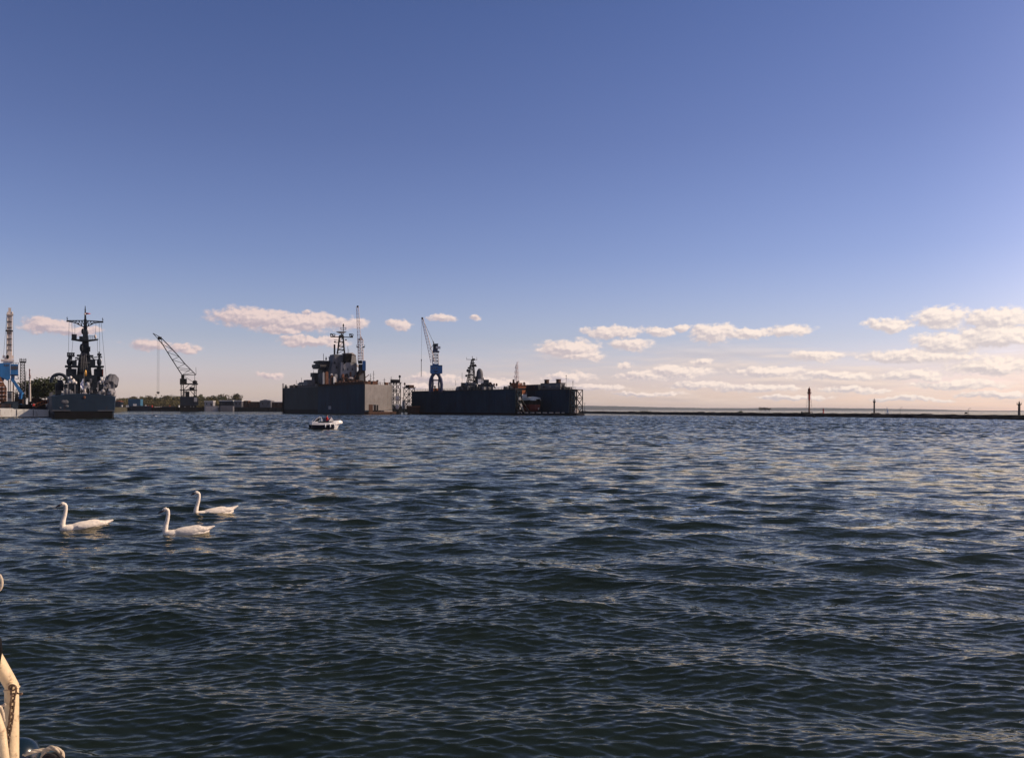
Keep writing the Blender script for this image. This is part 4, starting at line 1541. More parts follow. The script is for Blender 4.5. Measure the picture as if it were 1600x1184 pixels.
def landing_ship():
    fr = Frame(540, 514, R(-20))
    t = fr.thing('landing_ship', 'grey landing ship high in the big dock, with a broad funnel house and lattice mast', 'ship')
    G, LG, MS, ND, S = M['grey'], M['lgrey'], M['mast'], M['navy_dark'], M['steel']
    # hull inside the dock, heading along the dock
    ax = math.atan2(-.6, .8)
    mb = MB()
    rot = Matrix.Rotation(-(ax - fr.a), 3, 'Z')
    secs = [(-42, 6.0, 5.2, 15.6), (-40, 7.2, 6.5, 15.6), (20, 7.2, 7.0, 15.6), (45, 5.5, 4, 17), (62, .3, .2, 19)]
    ship_hull(mb, secs, .3, 3.2)
    mb.v = [tuple(rot @ (Vector(v) + Vector((0, 3, 3.2 if v[2] < 5 else 0)))) for v in mb.v]
    mb.build('hull', G, t)

    def bx(name, m_, y0, y1, *boxes, parent=t, label=None):
        mb = MB()
        for (a, b, c, d) in boxes:
            fr.box(mb, a, b, c, d, y0, y1)
        return mb.build(name, m_, parent, label=label)
    # main funnel house: sloping sides
    def ring(a, b, py, y, dy):
        p, q = fr.f(a, py, y), fr.f(b, py, y)
        return [(p.x, y, p.z), (q.x, y, p.z), (q.x, y + dy, p.z), (p.x, y + dy, p.z)]
    mb = MB(); mb.loft([ring(515.5, 557, 597, 0, 10), ring(517.5, 557, 580, .4, 9), ring(522, 553.5, 553.5, 1.2, 7.4)])
    fh = mb.build('funnel_house', G, t)
    mb = MB(); mb.loft([ring(532, 558, 596, -2.2, 2), ring(533, 557.6, 566, -2.0, 2.2)])
    mb.build('funnel_house', LG, t)
    mb = MB(); mb.loft([ring(548.6, 557.5, 566, -1.8, 3), ring(550, 556, 555, -1.2, 3)])
    mb.build('funnel_cowl', LG, fh)
    mb = MB(); fr.poly(mb, [(540, 552.5), (550, 552), (548.5, 563), (540.5, 566), (538, 569), (536.5, 568.5), (539.5, 562)], -2.6, .9)
    mb.build('uptake_opening', M['black'], fh)
    mb = MB(); fr.poly(mb, [(538, 551.5), (551, 551), (557, 555.5), (552, 554), (541, 553.6)], -1.4, 4)
    mb.build('funnel_cap', M['cream'], fh)
    for px, py in ((523, 565), (526, 572), (536, 575), (543, 575), (550, 575)):
        bx('vent_grille', MS, -2.35, 2.2, (px, px + 1.2, py, py + 3.6), parent=fh) if px > 530 else bx('vent_grille', MS, -.2, 1.5, (px, px + 1.2, py, py + 3.6), parent=fh)
    # bridge
    br = bx('bridge', MS, 8, 16, (503, 521, 577, 598), (505, 523, 565, 577.2))
    bx('bridge_wing', MS, 6.5, 17, (498.4, 518, 563.8, 566.5), (495.8, 507, 569, 573.2), (497, 518, 573.4, 575.5), (501, 518, 567.2, 569))
    bx('window_band', M['glass'], 6.2, 6.9, (500, 516, 570, 572.6), parent=br)
    bx('gun_tub', MS, 10, 15, (489, 499, 582.5, 588.6), (491, 496, 588.8, 599))
    bx('deckhouse', G, 7, 14, (498.5, 515, 584, 600), (480, 492, 593.5, 602))
    mb = MB()
    for px, t0 in ((505.5, 552.5), (509.5, 556.5), (514.2, 557), (518, 558)):
        fr.bar(mb, (px, 565), (px, t0), .22, 10)
    fr.ell(mb, 514.2, 558.3, 10, 1.0, 1.0, .4); fr.box(mb, 508.8, 510.8, 559, 562, 9.8, 10.4)
    mb.build('aerial', MS, t)
    # clutter: davits, boats, ladders between house and dock wall
    r = random.Random(31)
    for k in range(34):
        px = r.uniform(505, 569); py = r.uniform(583, 598)
        w, h = r.uniform(.6, 2.4), r.uniform(.8, 3.0)
        y = r.uniform(-8, -3)
        nm = r.choice(['deck_locker', 'vent_box', 'winch_box', 'hatch_house'])
        m_ = M[r.choice(['grey', 'lgrey', 'rust', 'steel', 'mast', 'cream', 'brownred', 'white', 'lgrey'])]
        mb = MB(); fr.box(mb, px - w, px + w, py - h, 600, y, y + r.uniform(.8, 2.2))
        fr.box(mb, px - w * .6, px + w * .5, py - h - r.uniform(.4, 1.4), py - h - .02, y + .1, y + .9)
        mb.build(nm, m_, t)
    bx('aft_house', G, -6, 4, (557.5, 571, 585, 600), (560, 569, 581, 584.8))
    mb = MB()
    for a, b in (((536, 597), (536, 590)), ((536, 590), (543, 590)), ((543, 590), (543, 598)), ((560, 588), (566, 580)), ((551, 596), (556, 586))):
        fr.bar(mb, a, b, .5, -8.5)
    mb.build('davit', M['rust'], t)
    mb = MB(); fr.ell(mb, 549, 591, -6.5, 5, 2.0, 1.1); mb.build('ship_boat', M['cream'], t, True)
    mb = MB(); fr.bar(mb, (557, 570), (570, 583), .8, 1); fr.bar(mb, (562, 583), (568, 575), .5, 1); mb.build('cargo_boom', M['cream'], t)
    # lattice mast
    mb = MB()
    lv = [((527, 538.5), 553), ((528, 537.8), 546.5), ((528.7, 537.2), 541.2), ((529.6, 536.8), 534.2), ((530.4, 536.2), 527.5)]
    for yy, k in ((2, 0), (5.5, 1)):
        for (a, ya), (b, yb) in zip(lv, lv[1:]):
            for s in (0, 1):
                fr.bar(mb, (a[s], ya), (b[s], yb), .75, yy)
            fr.bar(mb, (a[0], ya), (b[1], yb), .28, yy)
        for a, ya in lv[1:]:
            fr.bar(mb, (a[0] - .5, ya), (a[1] + .5, ya), .6, yy)
    for a, ya in lv:
        for s in (0, 1): fr.bar(mb, (a[s], ya), (a[s], ya), .4, 2, 5.5)
    lm = mb.build('lattice_mast', S, t)
    mb = MB(); fr.bar(mb, (516.5, 526.3), (551.5, 527.0), .5, 3.5); fr.bar(mb, (523, 534.8), (530, 535), .4, 3.5); fr.bar(mb, (522, 531), (530, 532), .25, 3.5)
    fr.ell(mb, 523.2, 534.2, 3.5, 1.4, 1.3, .5); fr.ell(mb, 540.5, 531, 3.5, 1.3, 1.2, .5); fr.poly(mb, [(530, 527), (532, 523), (536, 522.5), (538, 526.5)], 2.6, 4.6)
    yd = mb.build('mast_yard', S, lm)
    for a, b in ((516.3, 523.5), (546.0, 551.8)):
        mb = MB()
        for q in ((( a, 521.5), (b, 522.3)), ((a + .7, 525.8), (b - .7, 526)), ((a, 521.5), (a + .7, 525.8)), ((b, 522.3), (b - .7, 526)), ((a, 521.5), (b - .7, 526)), (((a + b) / 2, 522), ((a + b) / 2, 526))):
            fr.bar(mb, q[0], q[1], .35, 3.5)
        mb.build('frame_aerial', S, yd)
    mb = MB()
    for i in range(7):
        u0, u1 = -1 + i * 2 / 7, -1 + (i + 1) * 2 / 7
        pts = [(533.5 + 8 * u0, 518.2 - .6 * (1 - u0 * u0)), (533.5 + 8 * u1, 518.2 - .6 * (1 - u1 * u1)), (533.5 + 8 * u1, 518.6 + 2.6 * (1 - u1 * u1)), (533.5 + 8 * u0, 518.6 + 2.6 * (1 - u0 * u0))]
        fr.poly(mb, pts, 3.2, 3.6)
    fr.bar(mb, (534, 524), (534, 519), .6, 3.8)
    mb.build('radar_antenna', G, lm)
    mb = MB(); fr.bar(mb, (536.3, 523), (536.6, 505.5), .32, 4.2)
    for y in (513, 515.5): fr.bar(mb, (532.5, y), (540.5, y - .3), .2, 4.2)
    for px in (532.6, 540.5): fr.bar(mb, (px, 515), (px, 511.5), .2, 4.2)
    fr.box(mb, 536, 537.6, 507, 510, 4, 4.6)
    mb.build('topmast', S, lm)
    mb = MB(); fr.bar(mb, (522.7, 556), (522.7, 538), .8, 6); mb.build('signal_mast', S, t)
    mb = MB()
    for px, b_, t0 in ((471, 598, 590), (463, 602, 594), (545, 552, 545), (543.5, 552, 540), (490, 585, 578)): fr.bar(mb, (px, b_), (px, t0), .14, 6)
    mb.build('whip_aerial', S, t)


landing_ship()


def dock_crane_one():
    fr = Frame(564, 512, 0, 16.6)
    t = fr.thing('dock_crane', 'pale lattice crane with its jib raised nearly upright behind the grey landing ship', 'crane', 'dock cranes')
    C, B = M['pinkwhite'], M['blue']
    mb = MB(); a, b = fr.f(562.8, 562, 0), fr.f(558.6, 479.5, 0)
    mb.truss(a, b, 2.3, 1.3, 15, .2, .11); j = mb.build('jib', C, t)
    mb = MB(); fr.box(mb, 557.6, 560.2, 477.4, 480.2, -.6, .6); mb.build('jib_head', M['steel'], j)
    mb = MB(); a, b = fr.f(563.6, 565, 1), fr.f(563.4, 530, 1)
    mb.truss(a, b, 3.2, 2.7, 8, .26, .14); tw = mb.build('tower', C, t)
    mb = MB(); fr.poly(mb, [(560.6, 531), (563, 525.5), (564.6, 525.5), (567.2, 531)], -.8, 2.8); fr.box(mb, 562.6, 563.2, 523, 525.4, .6, 1.2); mb.build('tower_cap', M['cream'], tw)
    mb = MB(); fr.box(mb, 557, 561, 541.3, 542.4, -1, 3); fr.box(mb, 566.3, 570, 541.3, 542.4, -1, 3)
    for px in (557.2, 569.8): fr.bar(mb, (px, 541), (px, 538.6), .2, 0)
    mb.build('platform', M['steel'], tw)
    mb = MB(); fr.box(mb, 566.6, 567.8, 530.5, 562, 1.8, 2.6); mb.build('ladder_cage', M['steel'], tw)
    mb = MB(); fr.box(mb, 559.4, 566, 563.2, 567.5, -2, 4); fr.box(mb, 560, 566.5, 569, 578, -2, 4); mb.build('slewing_base', M['navy_dark'], t)
    mb = MB(); fr.box(mb, 566.2, 571.6, 564.8, 578.6, -2.4, 4.4); fr.box(mb, 566.6, 571.2, 563.4, 564.7, -2, 4); mb.build('machine_cab', B, t)
    mb = MB(); fr.box(mb, 559.5, 570.5, 578.7, 581, -2, 4)
    for px in (560.5, 569.5):
        for y in (-1.5, 3.5): fr.bar(mb, (px, 581), (px + (px - 565) * .25, 603), .7, y)
    mb.build('portal', M['steel'], t)


dock_crane_one()

# ------------------------------------------------------------------ second dock
D2 = dock_frame(805, 450, (-.67, .74))


def small_dock():
    fr = D2
    t = fr.thing('floating_dock', 'long dark floating dock with an open end around a red-hulled tug', 'dock')
    L, H, T, E = 94, 13.4, 5, -22
    MB().prism_z([(0, .2), (24.0, E), (24, L + 0), (0, L - .2)], -2, 1.1).build('pontoon', M['black'], t)
    a = MB().prism_z([(.1, .4), (T, .4), (T, L), (.1, L)], 1.104, H).build('wing_wall', M['dock'], t)
    b = MB().prism_z([(19, E + 1), (23.9, E + 1), (23.9, L), (19, L)], 1.104, H).build('wing_wall', M['dock'], t)
    mb = MB()
    for i in range(12): mb.box(.06, .12, 3 + i * 6.9, 3.3 + i * 6.9, 1.2, H - .3)
    for z in (5, 9): mb.box(.02, .12, 1, L - 1, z, z + .12)
    mb.build('plate_seam', M['dock'], a)
    MB().box(-.35, T + .3, .1, L + .1, H + .004, H + .4).build('top_deck', M['steel'], a)
    MB().box(18.7, 24.3, E + .7, L + .1, H + .004, H + .4).build('top_deck', M['steel'], b)
    mb = MB()
    for i in range(4): mb.box(18.86, 19.05, -14 + i * 6, -13.7 + i * 6, 1.3, H - .3)
    mb.build('plate_seam', M['dock'], b)
    # raking struts at the wing ends
    mb = MB()
    for x in (.6, 4.4):
        mb.bar((x, -.2, 1.2), (x, -.2, H), .5); mb.bar((x, -6.5, 1.2), (x, -.2, H * .62), .45); mb.bar((x, -3.5, 1.2), (x, -.2, H * .3), .4)
    for z in (4.5, 8.5, H - .5): mb.bar((.6, -.25, z), (4.4, -.25, z), .35)
    for z0, z1 in ((1.2, 4.5), (4.5, 8.5), (8.5, H - .5)): mb.bar((.6, -.3, z0), (4.4, -.3, z1), .25); mb.bar((4.4, -.3, z0), (.6, -.3, z1), .25)
    mb.build('end_bracing', M['steel'], t)
    mb = MB(); mb.prism_y([(1.2, 3), (4.0, 3), (2.6, 6.2), (1.5, 6.0)], -2.2, -1.8); mb.prism_y([(1.0, 8), (3.0, 8), (2.4, 9.6), (1.2, 9.4)], -1.6, -1.2)
    mb.build('gangway_plate', M['lgrey'], t)
    st = lattice_stair(fr, 19.2, 23.7, E - 4.4, E + .2, H, 3, t, 'end_gantry', .42)
    mb = MB(); mb.box(18.4, 24.4, E - 5.2, E + .6, -1, 1.0); mb.build('gantry_base', M['black'], t)
    mb = MB(); mb.prism_y([(19.8, 1.3), (23.4, 1.3), (22.6, 4.2), (20.8, 4.6)], E - 2.3, E - 1.9); mb.build('gangway_plate', M['cream'], t)
    lattice_stair(fr, -1.5, 2.5, L + .5, L + 6, H + 2.5, 4, t, 'stair_tower', .4)
    mb = MB(); mb.box(-2, 3.4, L, L + 7, H + 2.6, H + 3.0); mb.box(-1, 2.6, L + 1, L + 5, H + 3.02, H + 4.3); mb.bar((-1.2, L + 5.5, H + 3), (-1.2, L + 5.5, H + 6), .3); mb.ell((-1.2, L + 5.5, H + 5), .6, .6, .7, 8, 6)
    mb.build('tower_head', M['rust'], t)
    # pale keel blocks along the dock sill
    mb = MB()
    for i in range(9):
        u = (i + .5) / 9
        x = 1 + 22 * u; y = .2 + (E - .2) * (x / 24)
        mb.box(x - .8, x + .8, y - .1, y + 1.6, 1.104, 1.55)
    mb.build('sill_plate', M['cream'], t)
    # houses on the far wing
    for x0, x1, y0, y1, z, m_ in ((19.6, 23.4, 3, 22, 3.0, 'mast'), (19.6, 23.4, -14, 1, 3.6, 'grey')):
        h = MB().box(x0, x1, y0, y1, H + .41, H + z).build('wing_house', M[m_], t)
        MB().box(x0 - .2, x1 + .2, y0 - .2, y1 + .2, H + z + .004, H + z + .25).build('roof', M['steel'], h)
        for i in range(3):
            yy = y0 + (y1 - y0) * (i + .5) / 3
            MB().box(x0 - .07, x0 + .1, yy - .8, yy + .8, H + 1.5, H + 2.3).build('window', M['glass'], h)
    mb = MB()
    for y in (-11, -2): mb.box(20.4, 22.2, y - .9, y + .9, H + 3.86, H + 5.6); mb.box(20.2, 22.4, y - 1.1, y + 1.1, H + 5.61, H + 5.9)
    mb.build('chimney', M['rust'], t)
    mb = MB()
    mb.rail([(0, .6, H + .4), (0, L - 1, H + .4)], 1.1, .1, 2.6); mb.rail([(18.9, E + 1.2, H + .4), (18.9, L - 1, H + .4)], 1.1, .1, 2.6); mb.rail([(18.9, E + 1.2, H + .4), (24, E + 1.2, H + .4)], 1.1, .1, 1.6)
    mb.build('deck_rail', M['steel'], t)
    r = random.Random(21)
    clutter(t, r, [(2, 4), (2, 50)], 14, H + .4, 1.2, ('steel', 'rust', 'grey', 'mast', 'lgrey'))
    clutter(t, r, [(2, 60), (2, 82)], 6, H + .4, 1.0, ('steel', 'rust', 'orange'))
    clutter(t, r, [(21, -21), (21, -15)], 4, H + .4, 1.2, ('steel', 'mast'))
    mb = MB()
    for x, y, h in ((2, 40, 9), (2.2, 30, 6.5), (2, 76, 5), (1, 68, 3.5), (20, -18, 7.5), (22, -21, 4.4), (20, 24, 3.6), (2, 3, 4)):
        mb.bar((x, y, H + .4), (x, y, H + h), .16); mb.ell((x, y, H + h), .3, .3, .3, 6, 4); mb.bar((x - .6, y, H + h * .8), (x + .6, y, H + h * .8), .1)
    mb.build('lamp_mast', M['steel'], t)


small_dock()


def corvette():
    fr = Frame(740, 494, R(-16))
    t = fr.thing('corvette', 'small grey warship with a domed radar tower and spindly mast inside the long dark dock', 'ship')
    G, LG, MS, S = M['grey'], M['lgrey'], M['mast'], M['steel']
    mb = MB()
    ax = math.atan2(-.67, .74)
    rot = Matrix.Rotation(-(ax - fr.a), 3, 'Z')
    ship_hull(mb, [(-26, 4.2, 3.6, 12.6), (-22, 5, 4.4, 12.6), (8, 5, 4.6, 12.6), (22, 3, 1.8, 13.4), (32, .2, .1, 14.6)], .25, 3)
    mb.v = [tuple(rot @ (Vector(v) + Vector((0, 0, 2.6 if v[2] < 5 else 0)))) for v in mb.v]
    mb.build('hull', G, t)

    def bx(name, m_, y0, y1, *boxes, parent=t):
        mb = MB()
        for (a, b, c, d) in boxes: fr.box(mb, a, b, c, d, y0, y1)
        return mb.build(name, m_, parent)
    sup = MB(); fr.poly(sup, [(716, 611), (718, 604), (727, 602), (731, 597.5), (745, 597), (747, 600), (764, 601), (766, 611)], -3, 4)
    su = sup.build('superstructure', G, t)
    bx('deckhouse', MS, -4, -2.9, (721, 727, 598, 611), (735, 741, 600, 611), (756, 763, 596, 611))
    bx('deckhouse', MS, 0, 5, (755, 764, 593, 601), (748, 756, 590, 593))
    bx('white_house', M['white'], -3.8, -3.05, (747, 753, 592.4, 598.5), (753.2, 755.6, 594, 598.5))
    bx('deckhouse', G, -4.4, -3.1, (729, 746, 602, 611))
    mb = MB(); fr.ell(mb, 744, 603, -4.6, 3.2, 3.4, 1.1); mb.build('sonar_dome', LG, t, True)
    mb = MB(); c = fr.f(749.5, 592, 0)
    mb.lathe(c, [(1.9, -1.5), (1.95, 2.6), (1.75, 4.2), (1.2, 5.4), (.5, 6.0), (.05, 6.1)], 18); mb.build('radar_dome', G, t, True)
    mb = MB(); fr.poly(mb, [(744, 592), (744.5, 588), (747, 586), (747, 600), (738, 600)], -.5, 1.5); mb.build('dome_pedestal', MS, t)
    for px in (722.5, 760, 757, 766.5):
        bx('deck_locker', MS, -4.2, -3, (px - 1.4, px + 1.4, 595.5 + (px % 3), 601))
    # spindly mast
    mb = MB(); a, b = fr.f(736, 598, 0), fr.f(737.4, 573, 0)
    mb.truss(a, b, 4.2, 2.0, 6, .34, .24)
    a, b = fr.f(737.4, 573, 0), fr.f(738, 562, 0)
    mb.truss(a, b, 1.7, .9, 3, .3, .2); fr.bar(mb, (738, 562), (738, 556.3), .22, 0)
    ms = mb.build('lattice_mast', S, t)
    mb = MB(); fr.box(mb, 735, 745, 571, 572.4, -1.2, 1.2); fr.box(mb, 736, 742, 566.5, 567.6, -1, 1); fr.bar(mb, (729, 561.5), (745.5, 562), .25, 0); fr.bar(mb, (731, 576), (738, 574), .3, 0)
    fr.box(mb, 739, 742, 560, 563, -.4, .4); fr.box(mb, 741.5, 744, 569, 570.8, -.6, .6); fr.box(mb, 731.5, 735, 573.5, 575.5, -.5, .5); fr.box(mb, 730, 737, 585.5, 586.5, -1, 1)
    mb.build('mast_platform', S, ms)
    mb = MB(); fr.ell(mb, 730.8, 579, -.8, 2.1, 2.5, .5); mb.build('radar_dish', MS, ms, True)
    mb = MB(); fr.ell(mb, 728.5, 587, -.8, 1.7, 1.9, .5); mb.build('radar_dish', MS, ms, True)
    mb = MB()
    for px, t0 in ((722, 582), (712, 594), (748, 575), (729, 558), (745, 558)): fr.bar(mb, (px, 602 if px < 728 else t0 + 4), (px, t0), .12, -1)
    mb.build('whip_aerial', S, t)
    r = random.Random(17)
    mb = MB()
    for _ in range(26):
        px = r.uniform(716, 770); py = r.uniform(599, 608); w = r.uniform(.4, 1.6); h = r.uniform(.6, 2.2)
        y = r.uniform(-6.5, -4.6); fr.box(mb, px - w, px + w, py - h, 609.5, y, y + .8)
    mb.build('deck_fitting', MS, t)
    mb = MB()
    for px in (768, 772, 776): fr.ell(mb, px, 601, -5, 1.5, 2.4, .5)
    fr.bar(mb, (766, 598), (774, 606), .6, -5.2)
    mb.build('deck_boom', M['rust'], t)


corvette()


def tug():
    o = D2.O + D2.xd * 12.2 + D2.yd * -5.5
    fr = Frame(841, 454)
    fr.O = Vector((o.x, o.y, 1.1)); fr.yd, fr.xd, fr.a = D2.yd, D2.xd, D2.a
    t = fr.thing('tug', 'red-hulled tug with an orange wheelhouse and pale tarpaulin inside the open dock end', 'boat')
    mb = MB()
    rings = []
    for y, w, zk in ((0, .5, 3.2), (1.2, 2.2, 1.2), (4, 3.6, .6), (10, 4.2, .5), (22, 4.2, .5), (27, 3.5, 1.2), (29, 2.6, 2.6)):
        zt = 6.6 + (.8 if y < 6 else 0)
        rings.append([(-w, y, 4.6), (-w * .8, y, zk + .8), (0, y, zk), (w * .8, y, zk + .8), (w, y, 4.6)])
    mb.loft(rings); h = mb.build('hull', M['rustred'], t)
    mb = MB(); rings = []
    for y, w in ((-.1, .55), (1.2, 2.3), (4, 3.7), (10, 4.3), (22, 4.3), (27, 3.6), (29.1, 2.7)):
        zt = 6.5 + (1.0 if y < 3 else .4 if y < 8 else 0)
        rings.append([(-w, y, 4.55), (w, y, 4.55), (w * 1.03, y, zt), (-w * 1.03, y, zt)])
    mb.loft(rings); mb.build('bulwark', M['black'], h)
    mb = MB(); mb.ell((.2, .6, 3.0), .5, .4, 1.3); mb.build('stem_fender', M['cream'], h, True)
    mb = MB()
    rings = []
    for y, w, zt in ((.6, 2.2, 7.7), (2, 3.3, 8.6), (5, 3.8, 8.9), (9, 3.7, 8.6), (10.5, 3.2, 7.4)):
        rings.append([(-w, y, 6.7), (-w * .8, y, zt - .5), (0, y, zt), (w * .8, y, zt - .4), (w, y, 6.75)])
    mb.loft(rings).build('tarpaulin', M['tarp'], t, True)
    wh = MB().box(-3.2, 3.2, 13, 24, 6.5, 10.2).build('deckhouse', M['white'], t)
    w2 = MB().box(-2.8, 2.8, 13.5, 21, 10.21, 14.8).build('wheelhouse', M['orange'], t)
    MB().box(-2.9, 2.9, 13.35, 21.1, 12.6, 13.6).build('window_band', M['glass'], w2)
    MB().box(-3.3, 3.3, 13, 21.6, 14.81, 15.1).build('roof', M['brownred'], w2)
    mb = MB()
    for x, y, h_ in ((-2, 15, 17.2), (1.6, 18, 17.6), (-.4, 20, 18.4)): mb.tube((x, y, 15.1), (x, y, h_), .55, .5, 8)
    mb.ell((2.6, 14.5, 16), .7, .7, .9, 8, 6); mb.ell((-2.6, 20, 16), .6, .6, .9, 8, 6)
    mb.build('funnel', M['rust'], t)
    MB().box(-2.2, 2.2, 15.5, 20, 15.11, 16.4).build('upper_bridge', M['orange'], t)
    mb = MB(); mb.box(-2.3, 2.3, 15.4, 15.55, 16.41, 16.6); mb.build('canopy_edge', M['white'], t)
    mb = MB(); mb.truss((0, 18, 15), (.3, 18, 26.5), 1.6, .8, 7, .18, .11); mb.bar((.3, 18, 26.4), (1.3, 18, 28.2), .2); mb.bar((.3, 18, 26.4), (.2, 18, 28), .2)
    for z, w in ((19.5, 1.8), (22, 1.4), (24.5, 1.1)): mb.box(-w + .2, w + .2, 17.6, 18.4, z, z + .2); mb.bar((-w + .2, 18, z), (-w + .2, 18, z + 1), .14)
    mb.build('mast', M['pinkwhite'], t)
    mb = MB(); mb.rail([(-3.1, 13, 10.2), (-3.1, 24, 10.2)], 1, .07, 1.5); mb.rail([(3.1, 13, 10.2), (3.1, 24, 10.2)], 1, .07, 1.5); mb.rail([(-2.7, 13.6, 15.1), (2.7, 13.6, 15.1)], 1, .07, 1.2)
    mb.build('deck_rail', M['pinkwhite'], t)


tug()


def dock_crane_two():
    fr = Frame(681, 498, 0, 13.8)
    t = fr.thing('dock_crane', 'blue crane on arched legs with a pale jib leaning left, on the long dark dock', 'crane', 'dock cranes')
    B, NB, C = M['blue'], M['navyblue'], M['pinkwhite']
    m = fr.m
    # arched portal legs
    mb = MB()
    for y in (-2.0, 2.6):
        for s in (-1, 1):
            pts = [fr.f(681 + s * dx, py, y) for dx, py in ((2.2, 583), (5.2, 587), (8.0, 593), (9.0, 601), (8.6, 612.5))]
            mb.path(pts, [1.0, 1.0, .95, .9, .85], 8)
            pts = [fr.f(681 + s * dx, py, y) for dx, py in ((5.0, 590), (4.4, 600), (5.4, 612))]
            mb.path(pts, [.45, .5, .55], 8)
        fr.bar(mb, (673.4, 594), (688.6, 594), .8, y)
    mb.build('portal_leg', NB, t, True)
    mb = MB(); c = fr.f(681.3, 585, .3); mb.lathe(c, [(1.9, 0), (3.4, 1.0), (3.6, 2)], 16); mb.build('slewing_ring', NB, t)
    mb = MB(); fr.poly(mb, [(672.2, 571.3), (691.2, 571.3), (691.2, 582.5), (688, 583.6), (674, 583.6), (672.2, 582.5)], -3, 3.6)
    fr.box(mb, 675.5, 685.5, 568.4, 571.2, -2, 2.6)
    cb = mb.build('machine_cab', B, t)
    mb = MB()
    for px in (674.5, 678, 681.5): fr.box(mb, px, px + 1.6, 574, 576.6, -3.08, -2.9)
    mb.build('window', M['glass'], cb)
    mb = MB(); fr.box(mb, 672, 691.4, 570.5, 571.2, -3.2, -3.05); mb.build('deck_rail', M['steel'], cb)
    mb = MB(); a, b = fr.f(680.5, 568.6, .3), fr.f(680.5, 550, .3); mb.truss(a, b, 3.3, 2.9, 4, .38, .26); tw = mb.build('tower', M['lgrey'], t)
    mb = MB(); fr.box(mb, 675.5, 686.5, 548, 550, -1.6, 2.2); fr.box(mb, 676.3, 684, 545, 547.9, -1.4, 2); mb.build('platform', NB, tw)
    mb = MB(); fr.box(mb, 676.6, 684.5, 538, 544.9, -1.2, 1.8); fr.bar(mb, (676.5, 537.6), (684.8, 537.2), .4, -1.3); fr.bar(mb, (678, 537), (676.6, 533), .4, 0)
    mb.build('tower_head', M['mast'], tw)
    mb = MB(); fr.box(mb, 681, 688.2, 541, 544.4, -1.6, 1.4); mb.build('counterweight', M['white'], tw)
    mb = MB(); a, b = fr.f(676.3, 566, -2.2), fr.f(659.8, 497.4, -2.2); mb.truss(a, b, 2.4, 1.0, 15, .2, .11); j = mb.build('jib', C, t)
    mb = MB(); fr.bar(mb, (660, 497.4), (676.8, 534), .14, -2.2); fr.bar(mb, (672, 546), (678, 537), .3, -1); mb.build('stay_rope', M['steel'], j)
    mb = MB(); fr.box(mb, 658.4, 661.2, 495.8, 498.4, -2.8, -1.6); mb.build('jib_head', M['steel'], j)
    mb = MB(); fr.bar(mb, (659.0, 498), (658.2, 590), .07, -2.2); rp = mb.build('hoist_rope', M['steel'], t)
    mb = MB(); fr.box(mb, 657.7, 659.0, 561, 564, -2.5, -1.9); fr.bar(mb, (658.3, 564), (658.2, 588), .2, -2.2); mb.build('hook_block', M['black'], rp)


dock_crane_two()

# things in the gap between the docks
fr = Frame(644, 506)
t = fr.thing('hopper_barge', 'brown box barge lying at the left foot of the long dark dock', 'barge')
mb = MB(); fr.poly(mb, [(635.5, 635.2), (656.2, 635.2), (655, 646.3), (636.8, 646.3)], -4, 3); mb.build('hull', M['rust'], t)
mb = MB(); fr.box(mb, 635, 656.8, 634.4, 635.6, -4.2, 3.2); mb.build('rim', M['brownred'], t)
fr = Frame(632, 800, 0, 3.4)
t = fr.thing('storage_tank', 'small white tank with a domed top seen in the gap between the two docks', 'tank')
c = fr.f(631.8, 637.5, 0); MB().lathe((c.x, 0, 0), [(2.1, 0), (2.1, 6.0), (1.6, 7.2), (.2, 7.8)], 14).build('shell', M['lgrey'], t, True)
mb = MB(); mb.bar((c.x + 2.4, -1, 0), (c.x + 2.4, -1, 8), .2); mb.rail([(c.x - 1.4, -1.4, 7), (c.x + 1.4, -1.4, 7)], 1, .12, .9); mb.build('ladder', M['steel'], t)
for px, tp, lb in ((629, 622, 'thin lamp post in the gap between the docks, left of the white tank'), (636.5, 620.5, 'thin lamp post in the gap between the docks, right of the white tank')):
    fr = Frame(px, 806, 0, 3.3); t = fr.thing('lamp_post', lb, 'lamp post', 'lamp posts between the docks')
    z = fr.f(px, tp, 0).z; MB().tube((0, 0, 0), (0, 0, z), .25, .14).build('post', M['steel'], t); MB().box(-1.2, 1.2, -.3, .3, z, z + .35).build('lamp_head', M['steel'], t)
t = shed('brown_shed', 615, 640, 636, 639.5, 830, M['rust'], M['brownred'], 'low rust-brown shed low in the gap between the two docks', 9)
